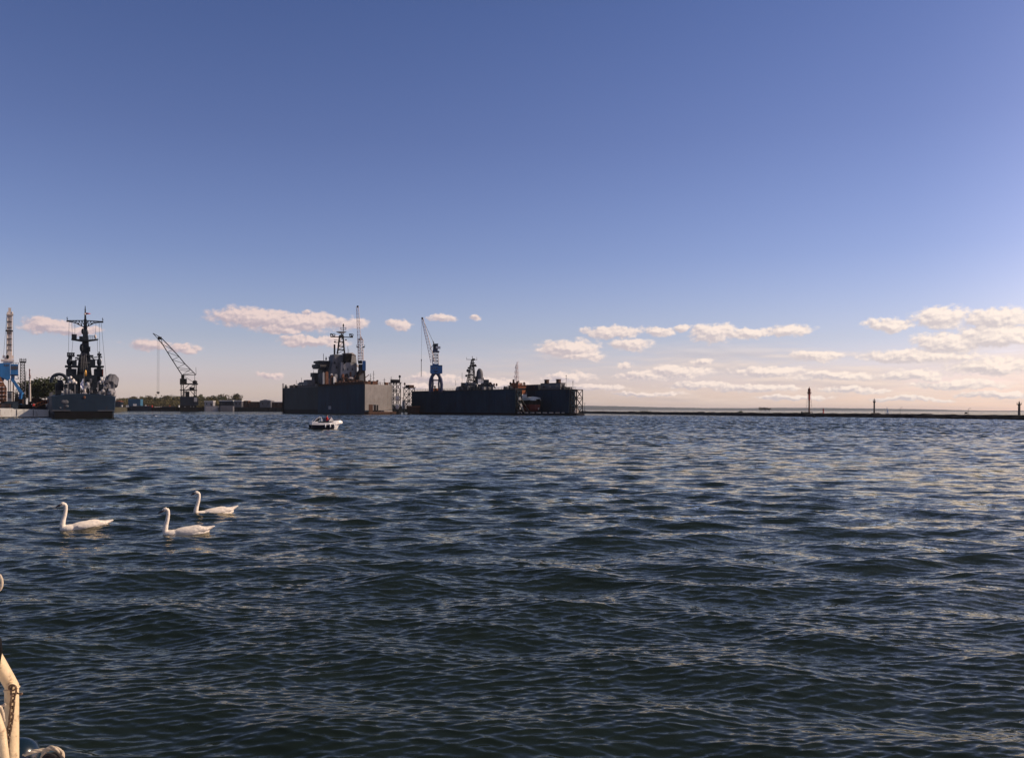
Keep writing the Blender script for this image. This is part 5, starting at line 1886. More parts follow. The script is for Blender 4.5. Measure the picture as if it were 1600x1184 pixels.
# ------------------------------------------------------------------ left edge: white pontoon, crane, masts
def pontoon():
    a, b = P(-90, 640, 232), P(83, 640, 250)
    yd = Vector((-(b - a).y, (b - a).x, 0)).normalized()
    fr = Frame(0, 250)
    fr.O = Vector((a.x, a.y, 0)); fr.yd = yd; fr.xd = Vector((yd.y, -yd.x, 0)); fr.a = math.atan2(yd.x, yd.y)
    t = fr.thing('pontoon', 'long low white pontoon in sunlight beside the moored warship at the left edge', 'pontoon')
    L = (b - a).length
    mb = MB(); mb.prism_y([(0, .3), (L, .3), (L, 2.35), (L - 5, 2.5), (L - 10, 2.5), (L - 10.5, 2.75), (0, 2.8)], 0, 12); h = mb.build('hull', M['whitebarge'], t)
    MB().box(-.1, L + .1, .06, 11.9, -1, .296).build('boot_band', M['black'], h)
    mb = MB()
    for i in range(int(L / 4.2)): mb.box(i * 4.2 + 1, i * 4.2 + 1.12, -.10, .0, .5, 2.4)
    mb.build('plate_seam', M['rust'], h)
    MB().box(0, L, -.12, 12.1, 2.82, 2.95).build('deck', M['rust'], t) if False else None
    mb = MB(); mb.rail([(1, .3, 2.75), (L - 11, .3, 2.75)], 1.05, .07, 2.2); mb.build('deck_rail', M['brownred'], t)
    r = random.Random(8)
    clutter(t, r, [(L - 26, 4), (L - 3, 4)], 11, 2.5, 1.0, ('steel', 'mast', 'rust', 'steel'))
    clutter(t, r, [(4, 6), (L - 14, 6)], 10, 2.8, 1.0, ('rust', 'steel', 'brownred'))
    return fr, L


PF, PL = pontoon()


def person(name, label, loc, rz, h, shirt, trousers, pose='stand', hold=None):
    """one continuous body (fused), with hair and clothes as children"""
    e = world_thing(name, label, 'person', loc, rz)
    k = h / 1.75
    mb = MB()
    if pose == 'stand':
        hip, sh, hz = .90, 1.42, 1.62
        legs = [[(-.09, 0, .92), (-.10, .03, .50), (-.11, -.02, .07)], [(.09, 0, .92), (.11, -.04, .50), (.12, -.06, .07)]]
        feet = [((-.11, -.02, .05), (-.12, -.17, .04)), ((.12, -.06, .05), (.14, -.21, .04))]
        arms = [[(-.19, 0, sh - .02), (-.26, .05, 1.13), (-.24, -.08, .88)], [(.19, 0, sh - .02), (.27, .03, 1.14), (.20, -.20, 1.02)]]
        zb = 0
    else:                                    # seated, hands forward to a wheel; faces -y
        hip, sh, hz = .45, .97, 1.17
        legs = [[(-.09, 0, .47), (-.11, -.40, .50), (-.11, -.48, .08)], [(.09, 0, .47), (.12, -.40, .50), (.12, -.46, .08)]]
        feet = [((-.11, -.48, .05), (-.11, -.64, .04)), ((.12, -.46, .05), (.12, -.62, .04))]
        arms = [[(-.19, 0, sh - .02), (-.25, -.08, .70), (-.15, -.34, .72)], [(.19, 0, sh - .02), (.25, -.08, .70), (.15, -.34, .74)]]
    c = 0.0
    mb.path([(0, 0, hip - .03), (0, .01, hip + .12), (0, .01, hip + .30), (0, 0, sh - .10), (0, 0, sh)], [.145, .135, .14, .165, .10], 12)
    mb.path([(-.17, 0, sh - .03), (0, 0, sh), (.17, 0, sh - .03)], [.065, .085, .065], 10)
    mb.path([(0, 0, sh), (0, -.01, sh + .12)], [.058, .052], 10)
    mb.ell((0, -.02, hz + .02), .076, .098, .118, 14, 10)
    mb.ell((0, -.118, hz + .0), .016, .022, .022, 8, 6)                     # nose
    mb.ell((0, -.10, hz - .055), .028, .016, .010, 8, 6)                    # lips
    for s in (-1, 1):
        mb.ell((s * .077, -.01, hz + .01), .014, .022, .032, 8, 6)          # ears
        mb.ell((s * .03, -.104, hz + .028), .016, .012, .010, 8, 6)
    for lg in legs: mb.path(lg, [.088, .060, .042], 10)
    for a, b in feet: mb.path([a, b], [.045, .036], 8)
    for i, ar in enumerate(arms):
        mb.path(ar, [.052, .042, .030], 10)
        w = Vector(ar[2]); d = (Vector(ar[2]) - Vector(ar[1])).normalized()
        s = d.cross(Vector((1, 0, 0))).normalized() if abs(d.x) < .8 else Vector((0, 1, 0))
        x = d.cross(s)
        mb.ell(w + d * .045, .036, .036, .040, 10, 8)
        for q in range(4):
            o = x * (-.027 + .018 * q)
            ln = (.066, .076, .070, .055)[q]
            p0 = w + d * .07 + o
            mb.path([p0, p0 + d * ln * .55, p0 + d * ln * .85 + s * .022], [.0095, .009, .008], 6)
        mb.path([w + d * .03 + x * .03, w + d * .06 + x * .055 + s * .01, w + d * .09 + x * .055 + s * .02], [.011, .010, .008], 6)
    body = mesh_obj('body', remesh(mb, .010, 3), M['skin'], e)
    body.scale = (k,) * 3
    # clothes a little outside the body
    sm = MB()
    sm.path([(0, 0, hip + .02), (0, .01, hip + .14), (0, .01, hip + .32), (0, 0, sh - .10), (0, 0, sh - .01), (0, 0, sh + .03)], [.168, .158, .162, .185, .13, .072], 14)
    sm.path([(-.17, 0, sh - .03), (0, 0, sh), (.17, 0, sh - .03)], [.083, .10, .083], 10)
    for ar in arms:
        el = Vector(ar[1])
        sm.path([ar[0], el, el.lerp(Vector(ar[2]), .35)], [.075, .060, .052], 10)
    so = mesh_obj('shirt', remesh(sm, .014, 3), shirt, body)
    tm = MB()
    for lg in legs: tm.path([Vector(lg[0]), Vector(lg[1]), Vector(lg[1]).lerp(Vector(lg[2]), .9)], [.108, .080, .062], 10)
    tm.ell((0, 0, hip), .165, .14, .12)
    mesh_obj('trousers', remesh(tm, .014, 3), trousers, body)
    sh_ = MB()
    for a, b in feet:
        sh_.path([Vector(a) + Vector((0, .05, 0)), b], [.058, .046], 8)
    sh_.build('shoes', M['black'], body, True)
    hm = MB(); hm.ell((0, .006, hz + .05), .086, .105, .098, 14, 10)
    hm.build('hair', M['hair'], body, True)
    return e


c = PF.f(52.5, 640, 3.0)
w = PF.O + PF.xd * c.x + PF.yd * 3.0
person('person', 'person in a red jacket standing on the white pontoon beside the warship', (w.x, w.y, 2.5), R(40), 1.78, M['shirt'], M['jeans'])
c = PF.f(72.5, 640, 5.0); w = PF.O + PF.xd * c.x + PF.yd * 5.0
person('person', 'person in a pale shirt on the dark end of the pontoon close to the warship', (w.x, w.y, 2.4), R(-30), 1.74, M['cloth'], M['jeans'])

# gangway from pontoon to ship
fr = Frame(72, 250)
t = fr.thing('gangway', 'orange-brown gangway sloping up from the pontoon to the warship deck', 'gangway')
mb = MB()
for y in (0, 1.3):
    fr.bar(mb, (55, 636), (88, 623.5), .22, y); fr.bar(mb, (55, 631), (88, 619), .14, y)
    for i in range(9):
        px = 55 + i * 4.1; fr.bar(mb, (px, 636 - i * 1.55), (px, 631 - i * 1.5), .1, y)
mb.build('truss', M['orange'], t)
mb = MB(); a, b = fr.f(55, 636.2, .1), fr.f(88, 623.7, .1)
mb.add([a, b, b + Vector((0, 1.1, 0)), a + Vector((0, 1.1, 0)), a + Vector((0, 0, -.12)), b + Vector((0, 0, -.12)), b + Vector((0, 1.1, -.12)), a + Vector((0, 1.1, -.12))],
       [(0, 1, 2, 3), (4, 5, 6, 7), (0, 1, 5, 4), (2, 3, 7, 6), (1, 2, 6, 5), (0, 3, 7, 4)]).build('walkway', M['rust'], t)


def left_crane():
    fr = Frame(14, 345, 0, 4.2)
    t = fr.thing('portal_crane', 'crane with a tall cream boom above a bright blue cab, far left', 'crane')
    C, B = M['cream'], M['blue']
    mb = MB()
    a, b = fr.f(14.3, 558, 0), fr.f(15.2, 488, 0)
    mb.truss(a, b, 1.7, 1.5, 12, .3, .2)
    mb.box(a.x - .55, a.x + .55, -.55, .55, a.z, b.z) 
    j = mb.build('boom', C, t)
    mb = MB()
    for py in (502, 511.3, 520, 529, 538, 547): fr.box(mb, 10.8, 18.6, py, py + .7, -1.2, 1.2)
    fr.box(mb, 9, 20, 516, 517.2, -1.4, 1.4); fr.box(mb, 9.5, 11.5, 515, 518, -1.5, -.8)
    mb.build('boom_collar', M['steel'], j)
    mb = MB(); fr.box(mb, 11, 19.8, 488, 492.5, -1, 1); fr.box(mb, 13, 17.4, 481, 487.9, -.8, .8); fr.box(mb, 10, 21, 490.6, 491.6, -1.5, 1.5); fr.ell(mb, 19, 489, -.8, 1.6, 2.2, .5)
    mb.build('boom_head', C, j)
    mb = MB(); fr.poly(mb, [(6, 562), (11, 552), (13, 548), (16.5, 548), (17.5, 556), (20, 562)], -1.6, 1.6); fr.box(mb, 4, 7.5, 555, 559, -1.2, 1.2); fr.box(mb, 17.5, 21.5, 555.5, 560, -1.2, 1.2)
    hp = mb.build('boom_heel', C, t)
    mb = MB(); fr.ell(mb, 12, 557.5, -1.75, 2.2, 3.2, .25); mb.build('pivot_cover', M['black'], hp, True)
    mb = MB(); fr.box(mb, 1.5, 22, 561.5, 564, -2.6, 2.6); fr.box(mb, 5, 20, 564.1, 567, -2.2, 2.2); mb.build('turntable', C, t)
    mb = MB(); fr.poly(mb, [(-6, 568), (4, 567), (16, 567), (16, 591), (12, 594), (2, 589), (-6, 588)], -4, 4); cab = mb.build('machine_cab', B, t)
    mb = MB(); fr.box(mb, 16.3, 28.6, 569, 586, -3.4, 3.2); fr.box(mb, 17, 23, 586.1, 592, -2.5, 2)
    mb.build('driver_cab', B, t)
    mb = MB()
    for i in range(5): fr.box(mb, 17.2 + i * 2.3, 18.8 + i * 2.3, 571.5, 577.5, -3.5, -3.35)
    for px in (6.5, 9.5, 12.5): fr.box(mb, px, px + 1.6, 569.5, 572, -4.1, -3.9)
    mb.build('window', M['glass'], cab)
    mb = MB(); fr.box(mb, 16, 29, 585.2, 586, -4, 3.6)
    for px in (17, 21, 25, 28.8): fr.bar(mb, (px, 569), (px, 566.5), .14, -3.3)
    fr.bar(mb, (17, 566.6), (28.8, 566.6), .14, -3.3); fr.bar(mb, (24, 592), (29, 592), .2, 0); fr.bar(mb, (29, 592), (28, 588), .2, 0)
    mb.build('walkway', M['navyblue'], t)
    mb = MB()
    for y in (-2.4, 2.4): fr.bar(mb, (18, 591), (34, 614), 1.15, y); fr.bar(mb, (34, 613), (32.3, 624), 1.2, y); fr.bar(mb, (4, 590), (-8, 622), 1.1, y); fr.bar(mb, (-8, 622), (-8, 632), 1.1, y)
    fr.bar(mb, (32.5, 622), (32.5, 636), 1.2, -2.4); fr.bar(mb, (32.5, 622), (32.5, 636), 1.2, 2.4)
    mb.build('portal_leg', M['blue'], t)
    mb = MB()
    for px in (13.5, 16.5): fr.bar(mb, (px, 594), (px, 632), .3, 0)
    mb.build('lift_shaft', M['lgrey'], t)
    mb = MB(); fr.bar(mb, (5.5, 556), (10.6, 493), .07, 0); fr.bar(mb, (21, 556), (20, 493), .07, 0); mb.build('stay_rope', M['steel'], t)


left_crane()
# floodlight tower
fr = Frame(35, 372, 0, 3.4)
t = fr.thing('floodlight_mast', 'tall grey lattice floodlight tower between the blue crane and the dark trees', 'mast')
mb = MB(); a, b = fr.f(35, 636, 0), fr.f(35.4, 566, 0); mb.truss(a, b, 2.0, 1.5, 16, .22, .15); lt = mb.build('lattice', M['steel'], t)
mb = MB(); fr.box(mb, 30.4, 41, 564.4, 566.4, -1.2, 1.2)
for px in (31, 34.2, 37.4, 40.6): fr.bar(mb, (px, 564.4), (px, 560.6), .2, -1.1)
fr.bar(mb, (30.8, 562.4), (40.8, 562.4), .15, -1.1)
mb.build('platform', M['steel'], lt)
for px in (31.4, 33.8, 37.4, 40.2):
    mb = MB(); fr.box(mb, px - .7, px + .7, 559.8, 562, -1.4, -.9); mb.build('lamp', M['grey'], lt)
# timber mast
fr = Frame(46.5, 300, 0, 4.2)
t = fr.thing('pole', 'yellowish wooden pole with a pink top standing before the dark trees', 'pole')
mb = MB(); fr.tube(mb, (46.8, 626.5), (46.5, 588), .36, .28, 0); mb.build('post', M['cream'], t, True)
mb = MB(); fr.tube(mb, (46.5, 588), (46, 576), .2, .12, 0); fr.bar(mb, (45, 585), (48.5, 588), .2, 0); fr.box(mb, 45.2, 47.4, 577.5, 579, -.3, .3); mb.build('top_spar', M['rustred'], t, True)
mb = MB(); fr.box(mb, 45, 48.4, 589, 590.2, -.5, .5); fr.box(mb, 45.4, 48, 598, 599, -.45, .45); fr.tube(mb, (46.9, 627), (46.8, 632), .42, .42, 0); mb.build('band', M['steel'], t)
fr = Frame(38.5, 318, 0, 4.2)
t = fr.thing('pole', 'thin grey pole standing between the floodlight tower and the wooden pole', 'pole')
mb = MB(); fr.tube(mb, (38.4, 632), (40.6, 580), .2, .09, 0); mb.build('post', M['grey'], t); mb = MB(); fr.box(mb, 37.6, 40.4, 612, 617, -.3, .3); mb.build('junction_box', M['lgrey'], t)
fr = Frame(21, 285, 0, 2.8)
t = fr.thing('pole', 'brown pole on the pontoon edge below the blue crane cab', 'pole')
mb = MB(); fr.tube(mb, (20.8, 640), (20.8, 598), .24, .16, 0); mb.build('post', M['rust'], t); mb = MB(); fr.box(mb, 19.4, 22.2, 600, 601, -.3, .3); fr.box(mb, 19.8, 21.8, 610, 611.4, -.3, .3); mb.build('band', M['cream'], t)


def rusty_block():
    fr = Frame(4, 300, R(-8), 4.2)
    t = fr.thing('workshop_hull', 'rust-red ship block with white staging rails at the far left below the blue crane', 'ship block')
    mb = MB(); fr.poly(mb, [(-30, 588), (0, 588), (4, 594), (7, 600), (10.5, 606), (10.5, 632), (-30, 632)], 0, 14); b = mb.build('plating', M['brownred'], t)
    mb = MB()
    for i, py in enumerate((596, 604, 610, 616, 622, 628)):
        x1 = (4, 8, 9.6, 10.4, 10.6, 10.6)[i]
        fr.box(mb, -30, x1, py, py + (.8 if i % 2 else .5), -.5, -.02)
    mb.build('staging', M['pinkwhite'], t)
    mb = MB()
    for px in (-6, -1, 3.5, 8.5): fr.bar(mb, (px, 632), (px, 602), .16, -.6)
    mb.build('scaffold_pole', M['steel'], t)
    fr2 = Frame(15, 296, R(10), 4.2)
    t = fr2.thing('kiosk', 'small grey cabin with dark windows on the quay under the blue crane', 'cabin')
    mb = MB(); fr2.box(mb, 11.5, 18.3, 612.5, 632, 0, 3); w_ = mb.build('wall', M['lgrey'], t)
    mb = MB(); fr2.box(mb, 11, 18.8, 611.4, 612.4, -.3, 3.3); mb.build('roof', M['mast'], t)
    for px in (12.2, 14.6, 16.6):
        mb = MB(); fr2.box(mb, px, px + 1.4, 615, 622, -.06, .1); mb.build('window', M['glass'], w_)
    fr3 = Frame(40, 290, 0, 4.2)
    for px, tp, wd, lb, mm in ((26, 615, 3.2, 'dark winch machine on the quay behind the white pontoon, nearest the blue crane leg', 'steel'), (37.5, 616, 3.0, 'rounded dark machine on the quay between crane leg and wooden pole', 'mast'),
                          (61, 622, 5, 'brown heap-like machine on the quay right of the wooden pole', 'rust')):
        t = fr3.thing('deck_machine', lb, 'machine', 'machines on the left quay')
        mb = MB(); fr3.box(mb, px - wd, px + wd, tp + 5, 634, -1, 1.5); a, b = fr3.f(px - wd * .8, tp + 4.4, 0), fr3.f(px + wd * .8, tp + 4.4, 0); mb.tube(a, b, .95, None, 12)
        mb.build('drum', M[mm], t)
        mb = MB(); fr3.box(mb, px - .7, px + .9, tp - 1.5, tp + 4, -.6, .6); mb.build('motor_housing', M['steel'], t)
    mb = MB()


rusty_block()
for px, h_, lb in ((30, 3, 'low dark crate at the quay edge left of the wooden pole'), (56, 3.5, 'low rust crate at the quay edge right of the person in red'), (70, 2.6, 'low brown crate near the foot of the gangway')):
    fr = Frame(px, 287, R(15), 4.2)
    t = fr.thing('crate', lb, 'crate', 'crates on the left quay')
    MB().box(-1.2, 1.2, -.9, .9, -.02, h_ * .55).build('box', M['rust'], t)
    mb = MB()
    for z in (.2, h_ * .3, h_ * .5): mb.box(-1.26, 1.26, -.97, .97, z, z + .14)
    mb.build('batten', M['steel'], t)


# ------------------------------------------------------------------ lights and beacons on the breakwater
def bw_d(px):
    xs = [(885, 740), (950, 650), (1100, 520), (1200, 452), (1256, 424), (1400, 372), (1600, 309), (1800, 262)]
    for (a, da), (b, db) in zip(xs, xs[1:]):
        if a <= px <= b:
            q = (px - a) / (b - a)
            return da + (db - da) * q
    return xs[-1][1]


def lighthouse():
    fr = Frame(1264.3, 424, 0, 1.5)
    t = fr.thing('lighthouse', 'slim red lighthouse on open lattice legs standing on the breakwater', 'lighthouse')
    Z = lambda py: fr.f(1264.3, py, 0).z
    mb = MB(); mb.lathe((0, 0, 0), [(.36, 0), (.36, Z(628)), (.38, Z(623)), (.46, Z(616))], 14)
    mb.build('stair_shaft', M['brownred'], t, True)
    mb = MB(); mb.lathe((0, 0, 0), [(.47, Z(625)), (.50, Z(614.6))], 14); mb.build('shaft_band', M['red'], t, True)
    mb = MB()
    for s in ((-1, -1), (1, -1), (1, 1), (-1, 1)):
        mb.bar((s[0] * 1.5, s[1] * 1.5, 0), (s[0] * .7, s[1] * .7, Z(615)), .07)
    for i in range(5):
        z = Z(640) + (Z(616) - Z(640)) * i / 4; w = 1.45 - .72 * i / 4
        z2 = Z(640) + (Z(616) - Z(640)) * (i + 1) / 4; w2 = 1.45 - .72 * (i + 1) / 4
        q = [(-w, -w), (w, -w), (w, w), (-w, w)]; q2 = [(-w2, -w2), (w2, -w2), (w2, w2), (-w2, w2)]
        for k in range(4):
            mb.bar((*q[k], z), (*q[(k + 1) % 4], z), .045)
            if i < 4: mb.bar((*q[k], z), (*q2[(k + 1) % 4], z2), .025)
    mb.build('lattice_leg', M['pinkwhite'], t)
    mb = MB(); mb.lathe((0, 0, 0), [(.7, Z(615)), (1.0, Z(614.6)), (1.0, Z(613.8)), (.5, Z(613.7))], 14)
    for i in range(10):
        a = i * .628; mb.bar((math.cos(a) * .95, math.sin(a) * .95, Z(613.8)), (math.cos(a) * .95, math.sin(a) * .95, Z(611)), .05)
    mb.build('gallery', M['rustred'], t)
    mb = MB(); mb.lathe((0, 0, 0), [(.62, Z(613.7)), (.62, Z(609))], 14); ln = mb.build('lantern_room', M['rustred'], t, True)
    mb = MB(); mb.lathe((0, 0, 0), [(.75, Z(609)), (.6, Z(607.6)), (.2, Z(606)), (.18, Z(605)), (.05, Z(603.8))], 14); mb.build('dome', M['rustred'], ln, True)
    mb = MB(); mb.box(-2.8, 1.6, -1.8, 1.8, .5, .8)
    for x in (-2.5, -1, .4, 1.4): mb.bar((x, -1.5, -.6), (x, -1.5, .5), .2); mb.bar((x, 1.5, -.6), (x, 1.5, .5), .2)
    mb.build('platform', M['steel'], t)


lighthouse()


def col_beacon(px, top, d, r0, label, cap):
    fr = Frame(px, d, 0, 1.4)
    t = fr.thing('beacon_column', label, 'beacon', 'stone beacon columns')
    H = fr.f(px, top, 0).z
    MB().lathe((0, 0, -.2), [(r0 * 1.3, 0), (r0 * 1.25, .5), (r0, .6), (r0 * .86, H * .8)], 16).build('shaft', M['column'], t, True)
    mb = MB(); mb.lathe((0, 0, -.2), [(r0 * .88, H * .8), (r0 * cap, H * .83), (r0 * cap, H * .88), (r0 * .8, H * .885)], 16)
    for i in range(8):
        a = i * math.pi / 4; mb.bar((math.cos(a) * r0 * cap * .93, math.sin(a) * r0 * cap * .93, H * .86), (math.cos(a) * r0 * cap * .93, math.sin(a) * r0 * cap * .93, H * .97), .05)
    mb.build('gallery', M['mast'], t)
    MB().lathe((0, 0, -.2), [(r0 * .55, H * .885), (r0 * .55, H * 1.0), (r0 * .7, H * 1.005), (.04, H * 1.05), (.03, H * 1.15)], 10).build('lantern', M['mast'], t, True)


col_beacon(1366, 623.5, 383, .38, 'slender grey beacon column in the middle of the breakwater', 1.5)
col_beacon(1592.5, 627.5, 312, .44, 'thicker beacon column with a wide cap at the right end of the breakwater', 1.9)
fr = Frame(1286.5, 414, 0, 1.5)
t = fr.thing('red_beacon', 'small red beacon just right of the lighthouse on the breakwater', 'beacon')
MB().lathe((0, 0, 0), [(.55, -.1), (.5, .3), (.3, .5), (.26, 1.6), (.42, 1.7), (.42, 2.0)], 10).build('body', M['red'], t, True)
MB().lathe((0, 0, 2.0), [(.2, 0), (.2, .4), (.05, .7)], 8).build('lamp', M['rustred'], t)
fr = Frame(1272, 366)
t = fr.thing('buoy', 'dark pillar buoy floating just in front of the breakwater below the lighthouse', 'buoy')
MB().lathe((0, 0, -.4), [(.5, 0), (.62, .3), (.62, .75), (.3, .85)], 12).build('float', M['black'], t, True)
MB().lathe((0, 0, .4), [(.25, 0), (.2, .5), (.16, .9), (.05, 1.5)], 8).build('topmark', M['navy_dark'], t)
for px, tp, lb in ((1406.5, 637, 'thin lamp post on the breakwater right of the slender column'), (1513, 638.5, 'thin lamp post on the breakwater left of the thicker right-hand column')):
    d = bw_d(px); fr = Frame(px, d, 0, 1.4)
    t = fr.thing('lamp_post', lb, 'lamp post', 'lamp posts on the breakwater')
    z = fr.f(px, tp, 0).z; MB().tube((0, 0, -.1), (0, 0, z), .07, .05).build('post', M['mast'], t); mb = MB(); mb.bar((0, 0, z), (.6, 0, z + .15), .07); mb.box(.4, .9, -.1, .1, z + .05, z + .2); mb.build('lamp_head', M['mast'], t)
fr = Frame(1509.5, bw_d(1509), 0, 1.5)
t = fr.thing('control_box', 'small dark box on legs on the breakwater beside the right lamp post', 'box')
MB().box(-.5, .5, -.35, .35, .5, 1.1).build('cabinet', M['black'], t); mb = MB(); [mb.bar((x, 0, -.1), (x, 0, .5), .08) for x in (-.4, .4)]; mb.build('leg', M['black'], t)
fr = Frame(1253, bw_d(1253), 0, 1.5)
t = fr.thing('control_box', 'small dark cabinet on the breakwater left of the lighthouse', 'box')
MB().box(-.4, .4, -.35, .35, -.1, .9).build('cabinet', M['black'], t); MB().box(-.46, .46, -.41, .41, .91, 1.0).build('lid', M['mast'], t)
fr = Frame(1386, 900, R(55))
t = fr.thing('sailing_boat', 'tiny white sail far out beyond the breakwater', 'boat')
mb = MB(); mb.loft([[(-3, -.1, .8), (-3, 0, -.2), (-3, .1, .8)], [(0, -1, .7), (0, 0, -.4), (0, 1, .7)], [(3, -.6, .7), (3, 0, -.2), (3, .6, .7)]]); mb.build('hull', M['white'], t)
mb = MB(); mb.prism_y([(-.2, 1.2), (2.6, 1.2), (-.1, 7)], -.03, .03); mb.build('sail', M['flagwhite'], t); mb = MB(); mb.tube((-.3, 0, .5), (-.3, 0, 7.4), .07); mb.build('mast', M['grey'], t)
fr = Frame(913.5, 690, 0, 1.5)
t = fr.thing('lamp_post', 'thin lamp post at the left end of the breakwater beside the dock', 'lamp post', 'lamp posts on the breakwater')
MB().tube((0, 0, -.1), (0, 0, 6.5), .16, .1).build('post', M['mast'], t); MB().box(-.6, .6, -.2, .2, 6.5, 6.8).build('lamp_head', M['mast'], t)
# heaps of stone on top of the breakwater
for px, w_, lb in ((1006, 5, 'dark scrub clump on the far left stretch of the breakwater top'), (1157, 1.2, 'small dark bush on the breakwater left of the lighthouse')):
    d = bw_d(px); p = P(px, 640, d); r = random.Random(px); mb = MB()
    for _ in range(260):
        q = Vector((p.x + r.gauss(0, w_ * .45), p.y + r.gauss(0, .8), 1.5 + abs(r.gauss(0, .42)))); u = Vector((r.gauss(0, 1), r.gauss(0, 1), r.gauss(0, 1))).normalized() * .2; v_ = u.orthogonal(); mb.add([q + u, q + v_, q - u, q - v_], [(0, 1, 2, 3)])
    tag(mb.build('bush', M['leaf3']), lb, 'bush')


# ------------------------------------------------------------------ motor boat
def motor_boat():
    p = P(510, 640, 123)
    a = math.atan2(p.x, p.y)
    t = world_thing('motor_boat', 'small white and navy motor boat crossing the harbour in front of the big dock', 'boat', (p.x, p.y, 0), -a + R(12))
    secs = [(-2.25, .92, .86, .98), (-1.2, .98, .88, .96), (.2, .97, .80, 1.0), (1.2, .72, .48, 1.06), (1.9, .36, .18, 1.12), (2.35, .05, .02, 1.16)]
    lo, up = [], []
    for x, bd, bw, zd in secs:
        lo.append([(x, -bd * .97, zd - .30), (x, -bw, .0), (x, -bw * .5, -.25), (x, bw * .5, -.25), (x, bw, .0), (x, bd * .97, zd - .30)])
        up.append([(x + .02, -bd, zd), (x, -bd * 1.0, zd - .296), (x, bd * 1.0, zd - .296), (x + .02, bd, zd)])
    for k, dx in ((3, -.2), (4, -.55), (5, -.95)):
        lo[k] = [(x + (dx if z < .1 else dx * .35), y, z) for x, y, z in lo[k]]
    h = MB().loft(lo[:4]).build('hull', M['boatnavy'], t, True)
    MB().loft(lo[3:]).build('bow', M['boatwhite'], t, True)
    MB().loft(up).build('topsides', M['boatwhite'], t)
    mb = MB(); rings = []
    for x, w, z in ((.55, .80, 1.02), (1.0, .74, 1.22), (1.5, .52, 1.30), (2.0, .28, 1.28), (2.3, .08, 1.19)):
        rings.append([(x, -w, z - .18), (x, -w * .7, z), (x, w * .7, z), (x, w, z - .18)])
    mb.loft(rings); mb.build('foredeck', M['boatwhite'], t, True)
    mb = MB(); mb.box(-1.3, .5, -.78, .78, 1.004, 1.12); mb.build('cockpit', M['black'], t)
    for y in (-.4, .4):
        mb = MB(); mb.box(-.25, .25, y - .25, y + .25, 1.125, 1.22); mb.box(-.33, -.24, y - .25, y + .25, 1.22, 1.7); mb.build('seat', M['jeans'], t)
    mb = MB(); mb.box(-2.2, -1.35, -.86, .86, 1.0, 1.16); mb.build('stern_deck', M['boatwhite'], t)
    # windscreen
    mb = MB()
    for (y0, y1) in ((-.74, -.03), (.03, .74)):
        mb.add([(.92, y0, 1.2), (.92, y1, 1.2), (.60, y1 * .9, 1.72), (.60, y0 * .9, 1.72), (.95, y0, 1.2), (.95, y1, 1.2), (.63, y1 * .9, 1.72), (.63, y0 * .9, 1.72)],
               [(0, 1, 2, 3), (4, 5, 6, 7), (0, 1, 5, 4), (1, 2, 6, 5), (2, 3, 7, 6), (3, 0, 4, 7)])
    for s in (-1, 1):
        mb.add([(.92, s * .75, 1.2), (.2, s * .80, 1.15), (.60, s * .68, 1.72), (.92, s * .78, 1.2), (.2, s * .83, 1.15), (.60, s * .71, 1.72)], [(0, 1, 2), (3, 4, 5), (0, 1, 4, 3), (1, 2, 5, 4), (2, 0, 3, 5)])
    ws = mb.build('windscreen', M['cloth'], t)
    mb = MB()
    for s in (-1, 1): mb.bar((.94, s * .76, 1.2), (.61, s * .69, 1.75), .05); mb.bar((.2, s * .82, 1.15), (.61, s * .69, 1.75), .05)
    mb.bar((.61, -.69, 1.75), (.61, .69, 1.75), .05)
    mb.build('frame', M['boatwhite'], ws)
    # folded canopy arch at the stern
    mb = MB()
    for s in (-1, 1):
        mb.path([(-2.0, s * .84, 1.1), (-1.6, s * .84, 1.5), (-1.15, s * .8, 1.82), (-.9, s * .8, 1.75), (-.8, s * .8, 1.15)], .045, 6)
    mb.path([(-1.15, -.8, 1.82), (-1.15, .8, 1.82)], .05, 6)
    mb.build('canopy_frame', M['boatwhite'], t)
    mb = MB(); mb.ell((-1.18, 0, 1.55), .26, .74, .26, 12, 8); mb.ell((-1.5, 0, 1.28), .35, .7, .18, 12, 8); mb.build('folded_canopy', M['boatnavy'], t, True)
    mb = MB(); mb.box(-2.45, -2.3, -.18, .18, -.3, .5); mb.ell((-2.38, 0, .55), .14, .2, .16); mb.build('outboard_motor', M['black'], t)
    for x in (-.35, .35, .95):
        mb = MB(); mb.lathe((x, -1.02, .28), [(.02, 0), (.085, .06), (.085, .44), (.02, .5)], 8); mb.bar((x, -1.0, .76), (x, -.9, 1.02), .02); mb.build('fender', M['boatwhite'], t, True)
    mb = MB(); mb.rail([(1.3, -.5, 1.2), (2.25, -.1, 1.22), (2.25, .1, 1.22), (1.3, .5, 1.2)], .3, .025, .5); mb.build('bow_rail', M['grey'], t)
    mb = MB(); mb.path([(.52 + .0, -.4 + math.cos(i * .628) * .17, 1.45 + math.sin(i * .628) * .17) for i in range(10)], .02, 6, True); mb.build('steering_wheel', M['black'], t)
    q = t.matrix_basis
    t_ = Matrix.Translation(Vector((p.x, p.y, 0))) @ Matrix.Rotation(-a + R(12), 4, 'Z')
    w = t_ @ Vector((.0, -.4, .76))
    person('person', 'dark-haired person in a red top steering the small motor boat', w, -a + R(12) + R(90), 1.78, M['shirt'], M['jeans'], 'sit')


motor_boat()


